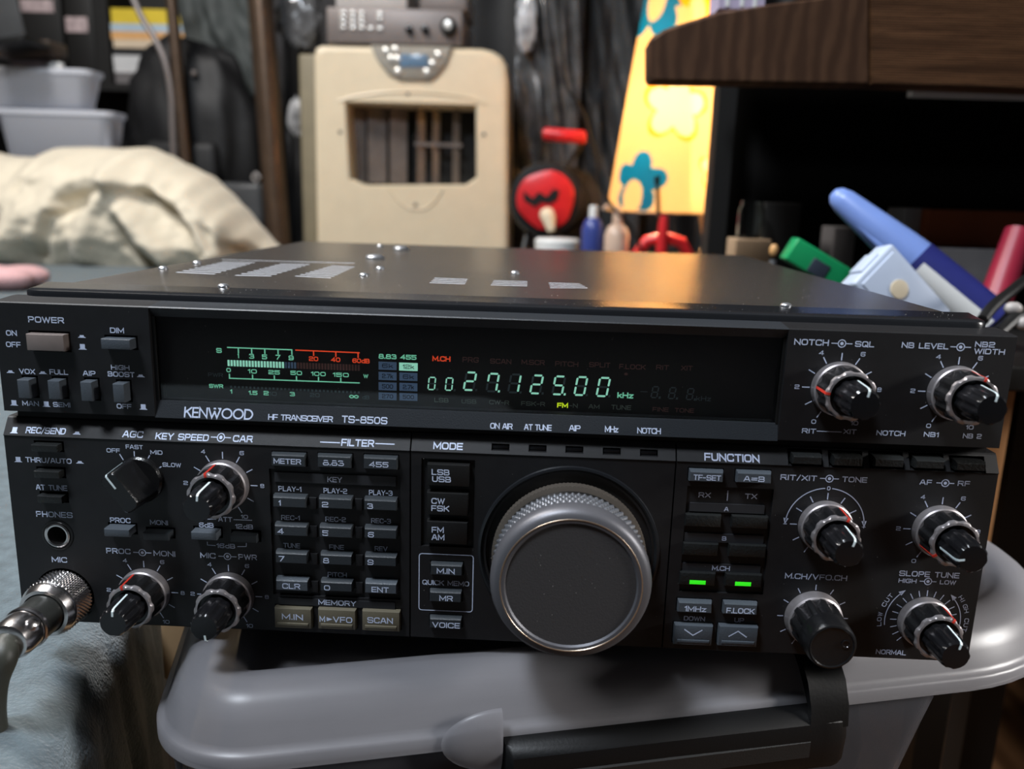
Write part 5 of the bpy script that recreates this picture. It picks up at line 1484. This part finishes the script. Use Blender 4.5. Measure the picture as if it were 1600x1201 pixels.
t = thing('plug_cable', 'black plug cable with white ends beside the marker pen', 'cable', ((275.47,215,91.73)))
MB().tube([tuple(p) for p in smooth_path(jk_)], 3.33, 12).build('lead', M['black'], t)
for q in (((288.28,225,97.46)), ((292.94,220,89.75))):
    MB().sphere(q, 4.04, 14, (1.3,1,1)).build('plug', M['tuner_light'], t)
MB().tube([((276.61,215,84.39)),((288.19,222,92.28)),((310.45,240,97.04))], 3.68, 10).build('lead', M['black'], t)

# ---- dark post and wooden chest below right
pa = 363.33,-45.53; pb = 376.26,-44.99
tag(MB().box(pa[0], pa[0]+26, 330, 356, FZ, 40).build('black_post', M['blackwood']), 'black upright post right of the radio', 'post')
pa = 435.37,-136.81
tag(MB().rbox(pa[0], pa[0]+420, 720, 900, FZ+.5, 25, 2).build('wooden_chest', M['slab_end']), 'dark brown wooden chest right of the radio behind the black post', 'chest')

# ---- poles at left
def pole(px0, px1, Y, w0, lab):
    a = Vector(px0); b_ = Vector(px1); d = b_-a
    a2 = a-d*.25; t = (FZ-a.z)/d.z
    e = a+d*t
    tag(MB().tube([tuple(a2), tuple(a), tuple(b_), tuple(e)], w0, 18).build('pole', M['pole'], origin=tuple(e)), lab, 'pole', None)
pole((-890.85,1850,590.49), (-876.77,1850,212.11), 1850, 14.08, 'thin bronze upright pole behind the cream blanket')
pole((-649.19,1770,578.44), (-626.1,1770,57.48), 1770, 28.87, 'thick bronze upright pole left of the air cooler')
wire = [((-983.3,1840,600.48)),((-960.68,1840,546.82)),((-931.16,1840,498.52)),((-909.58,1840,443.67)),((-899.93,1840,370.06)),((-901.33,1840,294.98)),((-903.88,1840,200.15))]
tag(MB().tube([tuple(p) for p in smooth_path(wire)], 7.77, 8).build('grey_hose', M['tuner'], origin=wire[-1]), 'bent grey cable hanging beside the thin pole', 'cable')

# ---- dark garments and bags hanging along the back
def drape(name, x0, x1, z0, z1, Y, amp, folds, m, lab, cat, seed=0, tilt=0.0, narrow=0.0, diag=0.0):
    nx, nz = 90, 60; mb = MB(); F = []; B = []
    for j in range(nz+1):
        t = j/nz
        r = []
        for i in range(nx+1):
            s_ = i/nx
            xm = (x0+x1)/2
            x = x0+(x1-x0)*s_; x = xm+(x-xm)*(1-narrow*t)+tilt*(t-.5)
            ph = folds*2*PI*(s_+diag*t+.12*noise.noise(Vector((s_*3, t*3, seed+9))))
            d = amp*(math.sin(ph+1.2*math.sin(3*t+seed))*.5+.8*noise.noise(Vector((s_*folds*1.3, t*2.2, seed)))+.35*noise.noise(Vector((s_*9, t*8, seed+4))))
            edge = math.sin(PI*s_)**.4 if 0 < s_ < 1 else 0
            r.append((x, Y-(d+amp)*edge, z0+(z1-z0)*t+6*noise.noise(Vector((s_*6, seed, t)))))
        F.append(r)
    rings = []
    for r in F:
        back_ = [(x, Y+18, z) for x, y, z in reversed(r)]
        rings.append(r+back_)
    mb.loft(rings)
    return tag(mb.build(name, M[m], smooth=70), lab, cat)
drape('garment_bag', (-72.5,333.97)[0], (106.83,338.77)[0], FZ+1, (-2.5,744.96)[1], 2060, 30, 3.5, 'poly', 'grey clothes in a shiny plastic cover hanging right of the air cooler', 'garment bag', 3, diag=1.3)
drape('coat', (75.33,345.92)[0], (296.98,351.86)[0], FZ+1, (82.26,772.38)[1], 2170, 34, 3, 'cloth_grey', 'charcoal coat hanging between the plastic cover and the flowered lamp', 'coat', 7, diag=1.6)
drape('coat', (-726.48,327.65)[0], (-623.06,330.42)[0], FZ+1, (-670.51,767.11)[1], 2190, 30, 2, 'cloth_black', 'black coat hanging between the thick pole and the air cooler', 'coat', 11)
drape('garment', (-972.34,481.07)[0], (-739.86,486.73)[0], (-866.85,400.84)[1], (-850.88,740.27)[1], 2100, 22, 2.5, 'cloth_green', 'grey-green garment hanging above the black backpack', 'garment', 5, tilt=-60)
drape('curtain', (-275.14,598.19)[0], (827.37,624.01)[0], FZ+1, (-96.13,840.62)[1], 2300, 30, 7, 'cloth_black', 'black curtain covering the back wall behind the lamp', 'curtain', 9)
t = thing('bag', 'crumpled shiny plastic bag hanging at the top left of the receiver', 'bag', ((-583.4,1850,511.32)))
m = MB(); c = (-582.17,1850,557.39); r0 = 55.24
rings = []
for k in range(1, 14):
    th = PI*k/14
    ring = []
    for i in range(40):
        a = 2*PI*i/40
        v = Vector((math.sin(th)*math.cos(a), .5*math.sin(th)*math.sin(a), 1.25*math.cos(th)))
        rr = r0*(1+.22*noise.noise(v*4.0)+.1*noise.noise(v*11))
        ring.append((c[0]+v.x*rr, c[1]+v.y*rr, c[2]+v.z*rr))
    rings.append(ring)
m.loft(rings).build('pouch', M['poly'], t, smooth=25)
m = MB().tube([(c[0],c[1],c[2]+r0*1.1),(c[0],c[1],c[2]+r0*2.5)], 4, 8).build('strap', M['black'], t)
def crumple(name, cpx, r, sq, seed, m, lab, cat):
    mb = MB(); rings = []
    for k in range(1, 14):
        th = PI*k/14; ring = []
        for i in range(40):
            a = 2*PI*i/40
            v = Vector((math.sin(th)*math.cos(a), .5*math.sin(th)*math.sin(a), sq*math.cos(th)))
            rr = r*(1+.25*noise.noise(v*4.0+Vector((seed,0,0)))+.13*noise.noise(v*11))
            ring.append((cpx[0]+v.x*rr, cpx[1]+v.y*rr, cpx[2]+v.z*rr))
        rings.append(ring)
    o = tag(mb.loft(rings).build(name, m, smooth=20), lab, cat)
    MB().tube([(cpx[0], cpx[1], cpx[2]+r*sq*.9), (cpx[0]+3, cpx[1]+4, cpx[2]+r*sq+430)], 1.6, 6).build('string', M['black'], o)
    return o
M['film_pale'] = mat('pale_film', (0.42, 0.43, 0.45), 0.2, bump=1.0, bscale=60, var=0.5, vscale=25, coat=0.4)
crumple('plastic_wrapper', (-645.75,2040,347.41), 29.14, 1.7, 3, M['film_pale'], 'pale shiny plastic wrapper hanging between the thick pole and the air cooler', 'wrapper')
crumple('pale_streak', (-42.29,1990,591.37), 25.96, 2.9, 8, M['film_pale'], 'narrow pale plastic sleeve hanging at the top between cooler and lamp', 'streak')  # pale film shape added for a streak beside the plastic cover
# backpack
bp_ = thing('backpack', 'black backpack slumped behind the thin bronze pole', 'backpack', ((-931.32,2000,90.88)))
c = Vector((-913.73,1975,281.25)); rw = 173.39; rh = 233.42
m = MB(); rings = []
for k in range(1, 22):
    th = PI*k/22
    ring = []
    for i in range(64):
        a = 2*PI*i/64
        v = Vector((math.sin(th)**.7*math.cos(a), math.sin(th)**.7*math.sin(a), math.cos(th)))
        f_ = 1+.14*noise.noise(v*2.4)+.05*noise.noise(v*7)
        ring.append((c.x+v.x*rw*f_+.22*rw*(1-v.z)*.3, c.y+v.y*85*f_, c.z+v.z*rh*f_))
    rings.append(ring)
m.loft(rings).build('body', M['cloth_black'], bp_, smooth=70)
p = MB().rbox(c.x-rw*.5, c.x+rw*.6, c.y-98, c.y-50, c.z-rh*.75, c.z-rh*.05, 22).build('front_pocket', M['cloth_black'], bp_)
for dx in (.2,):
    a = Vector((-865.95,1900,431.08)); MB().sphere(tuple(a), 9, 12).build('buckle', M['tuner'], bp_)
a = (-701.92,1850,182.97); MB().tube([(a[0],a[1],a[2]+12),(a[0]+10,a[1],a[2]),(a[0],a[1],a[2]-12),(a[0]-10,a[1],a[2]),(a[0],a[1],a[2]+12)], 3, 8).build('buckle', M['tuner_light'], bp_)
o = tag(MB().rbox((-793.6,143.94)[0], (-664.04,147.73)[0], 1775, 1828, -14.5, (-729.33,168.6)[1], 14).build('black_bag', M['cloth_grey']), 'dark grey folded bag lying at the foot of the backpack', 'bag')

# ---- books in a pile
bks = [('book_yellow',15,38,'yellow book, topmost of the pile behind the thin pole'), ('book_blue',33,45,'pale blue book second in the pile behind the thin pole'),
       ('book_orange',45.5,58,'orange book third in the pile behind the thin pole'), ('book_cream',59,72,'cream book fourth in the pile behind the thin pole'),
       ('cloth_black',72.5,84,'black book between the cream and the white book in the pile'), ('book_white',85,99,'white book low in the pile behind the grey cable'),
       ('book_white',101,114,'white book second from the bottom of the pile'), ('card_grey',114.5,132,'grey book at the bottom of the pile behind the backpack')]
zs = []
xl, xr = (-1190.71,550.2)[0], (-969.61,555.37)[0]
def zpx(py): 
    a = (-1086.77,651.36)[1]; b_ = (-1098.01,485.49)[1]
    return a+(b_-a)*py/100
zz = zpx(132)
lst = []
for m_, y0, y1, lab in reversed(bks):
    h = zpx(y0)-zpx(y1) if y1-y0 > 0 else 10
    lst.append((m_, h, lab))
tot = sum(h for _, h, _ in lst); sc = (zpx(14)-zpx(132))/tot
for m_, h, lab in lst:
    h *= sc
    t = thing('book', lab, 'book', ((xl+xr)/2, 2230, zz), 'books piled behind the thin pole')
    off = random.uniform(-3, 3)
    cvv = MB(); cvv.box(xl+off, xr+off, 2150, 2310, zz+.1, zz+1.6).box(xl+off, xr+off, 2150, 2310, zz+h-1.6, zz+h-.1).box(xl+off, xr+off, 2148.5, 2150.5, zz+.1, zz+h-.1)
    cvv.build('cover', M[m_], t)
    MB().box(xl+off+3, xr+off-3, 2151, 2306, zz+1.6, zz+h-1.6).build('pages', M['book_white'], t)
    zz += h
zbk = zpx(132)
t = thing('bookcase', 'black bookcase behind the blanket carrying books and boxes', 'bookcase', (-1000, 2230, FZ))
xb0 = (-1612.06,538.56)[0]
MB().box(xb0, xr+60, 2148, 2320, zbk-20, zbk-.2).build('shelf', M['blackwood'], t)
MB().box(xb0, xr+60, 2322, 2340, FZ, zpx(-40)).build('back_board', M['blackwood'], t)
MB().box(xb0-20, xb0, 2148, 2340, FZ, zpx(-40)).build('side_board', M['blackwood'], t)
MB().box(xr+40, xr+60, 2148, 2322, FZ, zbk-20).build('side_board', M['blackwood'], t)
MB().box((-1234.01,549.18)[0]-8, (-1201.53,549.94)[0], 2152, 2320, zbk, zpx(-30)).build('divider', M['blackwood'], t)
# black boxes with pale labels on the shelf
for i, (r, lr, lab) in enumerate((((-1423.9,553.2,174.42,251.02), (-1401.7,631.78,93.73,32.97), 'black box file with a pale label near its top, at the shelf end'),
                   ((-1287.78,532.94,79.84,201.32), (-1337.5,585.22,61.46,39.89), 'black box file with a pinkish label beside the book pile'))):
    cx, cz, w, h = r
    t = thing('box_file', lab, 'box file', (cx, 2220, zbk), 'box files on the shelf')
    MB().rbox(cx-w/2, cx+w/2, 2160, 2300, zbk+.2, zpx(-20), 3).build('case', M['blackwood'], t)
    x, z, w2, h2 = lr
    x = max(cx-w/2+w2/2+3, min(cx+w/2-w2/2-3, x))
    MB().cbox(x, z, w2 if w2 < w-6 else w-6, h2, 2158.6, 2161, .4).build('label', M['label_pink'], t)

# ---- frosted tubs on the sofa behind the blanket
def tub(name, r, y0, depth, lab, m='milky_white', flare=.06):
    cx, cz, w, h = r
    t = thing(name, lab, 'tub', (cx, y0+depth/2, cz-h/2), 'frosted tubs')
    def rr(ins, z, rad=26):
        x0, x1, ya, yb = cx-w/2+ins, cx+w/2-ins, y0+ins, y0+depth-ins
        pts = []
        for (ax, ay, a0) in ((x0+rad,ya+rad,180),(x1-rad,ya+rad,270),(x1-rad,yb-rad,0),(x0+rad,yb-rad,90)):
            for k in range(7):
                a = math.radians(a0+15*k); pts.append((ax+rad*math.cos(a), ay+rad*math.sin(a), z))
        return pts
    zb, zt = cz-h/2, cz+h/2
    f_ = w*flare
    o = MB().loft([rr(f_+8,zb),rr(f_,zb+6),rr(f_*.3,zt-14),rr(3,zt-12),rr(0,zt-10),rr(0,zt),rr(3,zt+1),rr(5,zt-2),rr(f_*.3+4,zt-14),rr(f_+4,zb+8)], cap0=True, cap1=True).build('wall', M[m], t, smooth=50)
    return t
t1 = -1152.36,275.92,288.82,95.67
zs0 = -15
tub('plastic_tub', (t1[0], t1[1]-12, t1[2], t1[3]+20), 1745, 100, 'frosted plastic tub low behind the blanket, under the other tub')
t2 = -1201.69,362.44,312.26,107.98
zl_ = t1[1]-12+(t1[3]+20)/2+1.5; zu_ = (-1178.51,415.22)[1]
t2 = (t2[0]-10, (zl_+zu_)/2, t2[2], zu_-zl_)
tub('plastic_tub', t2, 1750, 92, 'frosted plastic tub with packets in it, stacked on the lower tub')
cz_low = t1[1]-12-(t1[3]+20)/2
tag(MB().rbox(t1[0]-t1[2]/2, t1[0]+t1[2]/2, 1742, 1848, -14.6, cz_low-.3, 4).build('crate', M['cloth_black'], origin=(t1[0],1840,-14.6)), 'dark crate under the frosted tubs behind the blanket', 'crate')
for nm, r, y, m_, lab in (('packet', (-1215.29,412.86,96.77,49.32), 1800, 'label_pink', 'pinkish packet lying in the upper frosted tub'), ('packet', (-1153.87,407.19,34.14,51.99), 1782, 'white', 'white slim packet standing in the upper frosted tub'),
        ('packet', (-1260.08,402.35,68.67,40.63), 1790, 'tuner_light', 'pale grey packet at the left in the upper frosted tub')):
    cx, cz, w, h = r
    o = tilted(MB().rbox(-w/2, w/2, -10, 10, t2[1]-t2[3]/2+14-cz, h/2, 3), (cx,1796+(y-1790)*.55,cz), random.uniform(-.06,.06)).build(nm, M[m_])
    tag(o, lab, 'packet', 'packets in the tub')
r = -1226.04,461.21,141.5,34.1
tag(tilted(MB().rbox(-r[2]/2, r[2]/2, -40, 40, -r[3]/2, r[3]/2, 4), (r[0], 1812, r[1]), -.05).build('leather_case', mat('brown_vinyl', (0.075,0.052,0.04), 0.5, var=0.15)), 'brown flat case lying above the packets at upper left', 'case')
r = -1180.04,511.98,65.76,94.21
lp = thing('laptop', 'dark grey laptop screen edge at the upper left corner', 'laptop', (r[0], 1660, r[1]-r[3]/2))
tilted(MB().rbox(-r[2]*1.1, r[2]*.5, -5, 5, -r[3]/2, r[3], 3), (r[0],1660,r[1]), -.16).build('lid', M['cloth_grey'], lp)
tilted(MB().rbox(-r[2]*1.1, r[2]*.45, -60, 60, -r[3]/2-10, -r[3]/2-.5, 3), (r[0],1710,r[1]), -.16).build('base', M['black'], lp)

# ---- microphone plug and cable
mc = thing('microphone_cable', 'grey microphone cable with knurled metal plug in the radio front', 'cable', (MX, -12, MZ))
def mk(k, a, r): return r+(.36*(math.cos(46*a+(k//2)*PI)) if 1 <= k <= 22 else 0)
prof = [(3,9.4)]+[(-0.3-.4*k,9.7) for k in range(23)]+[(-9.3,9.5)]
MB().lathe_y(MX, MZ, prof, 480, rf=mk, cap0=True, cap1=False).build('knurled_collar', M['chrome'], mc, smooth=25)
MB().lathe_y(MX, MZ, [(-9.1,9.55),(-9.8,9.65),(-10.6,9.4),(-12.8,8.4),(-13.0,7.3),(-12.0,6.9)], 72, cap0=False, cap1=False).build('collar_ring', M['chrome'], mc)
MB().lathe_y(MX, MZ, [(-11.5,6.9),(-22.5,6.8),(-23,6.4)], 56).build('barrel', mat('gunmetal', (.055,.058,.055), .35, metal=.7, var=.2, vscale=200), mc)
MB().lathe_y(MX, MZ, [(-21.3,6.8),(-21.6,7.3),(-22.6,7.3),(-23.0,6.8)], 56, cap0=False, cap1=False).build('band', M['chrome'], mc)
cg = MB().lathe_y(MX, MZ, [(-22.6,6.5),(-24.5,6.9),(-29.5,6.7),(-31.5,5.9),(-32,5.0)], 48).build('cable_clamp', M['chrome'], mc)
sc_ = MB(); sc_.tube([(MX+4.0,-26.5,MZ+3.2),(MX+6.2,-27.2,MZ+4.6),(MX+6.8,-27.4,MZ+5.0)], [2.4,2.3,1.2], 16); sc_.build('clamp_screw', M['chrome'], cg)
path = [(MX,-29,MZ), (MX-.3,-33,MZ-.6), ((-148.6,-36,7.36)), ((-151.62,-37,-0.36)), ((-153.55,-37,-10.55)), ((-153.77,-37,-21.98)), ((-154.02,-36,-35.6)), ((-153.82,-34,-57.77))]
MB().tube([tuple(p) for p in smooth_path(path, 8)], 4.0, 18).build('cord', M['cable'], mc, smooth=70)
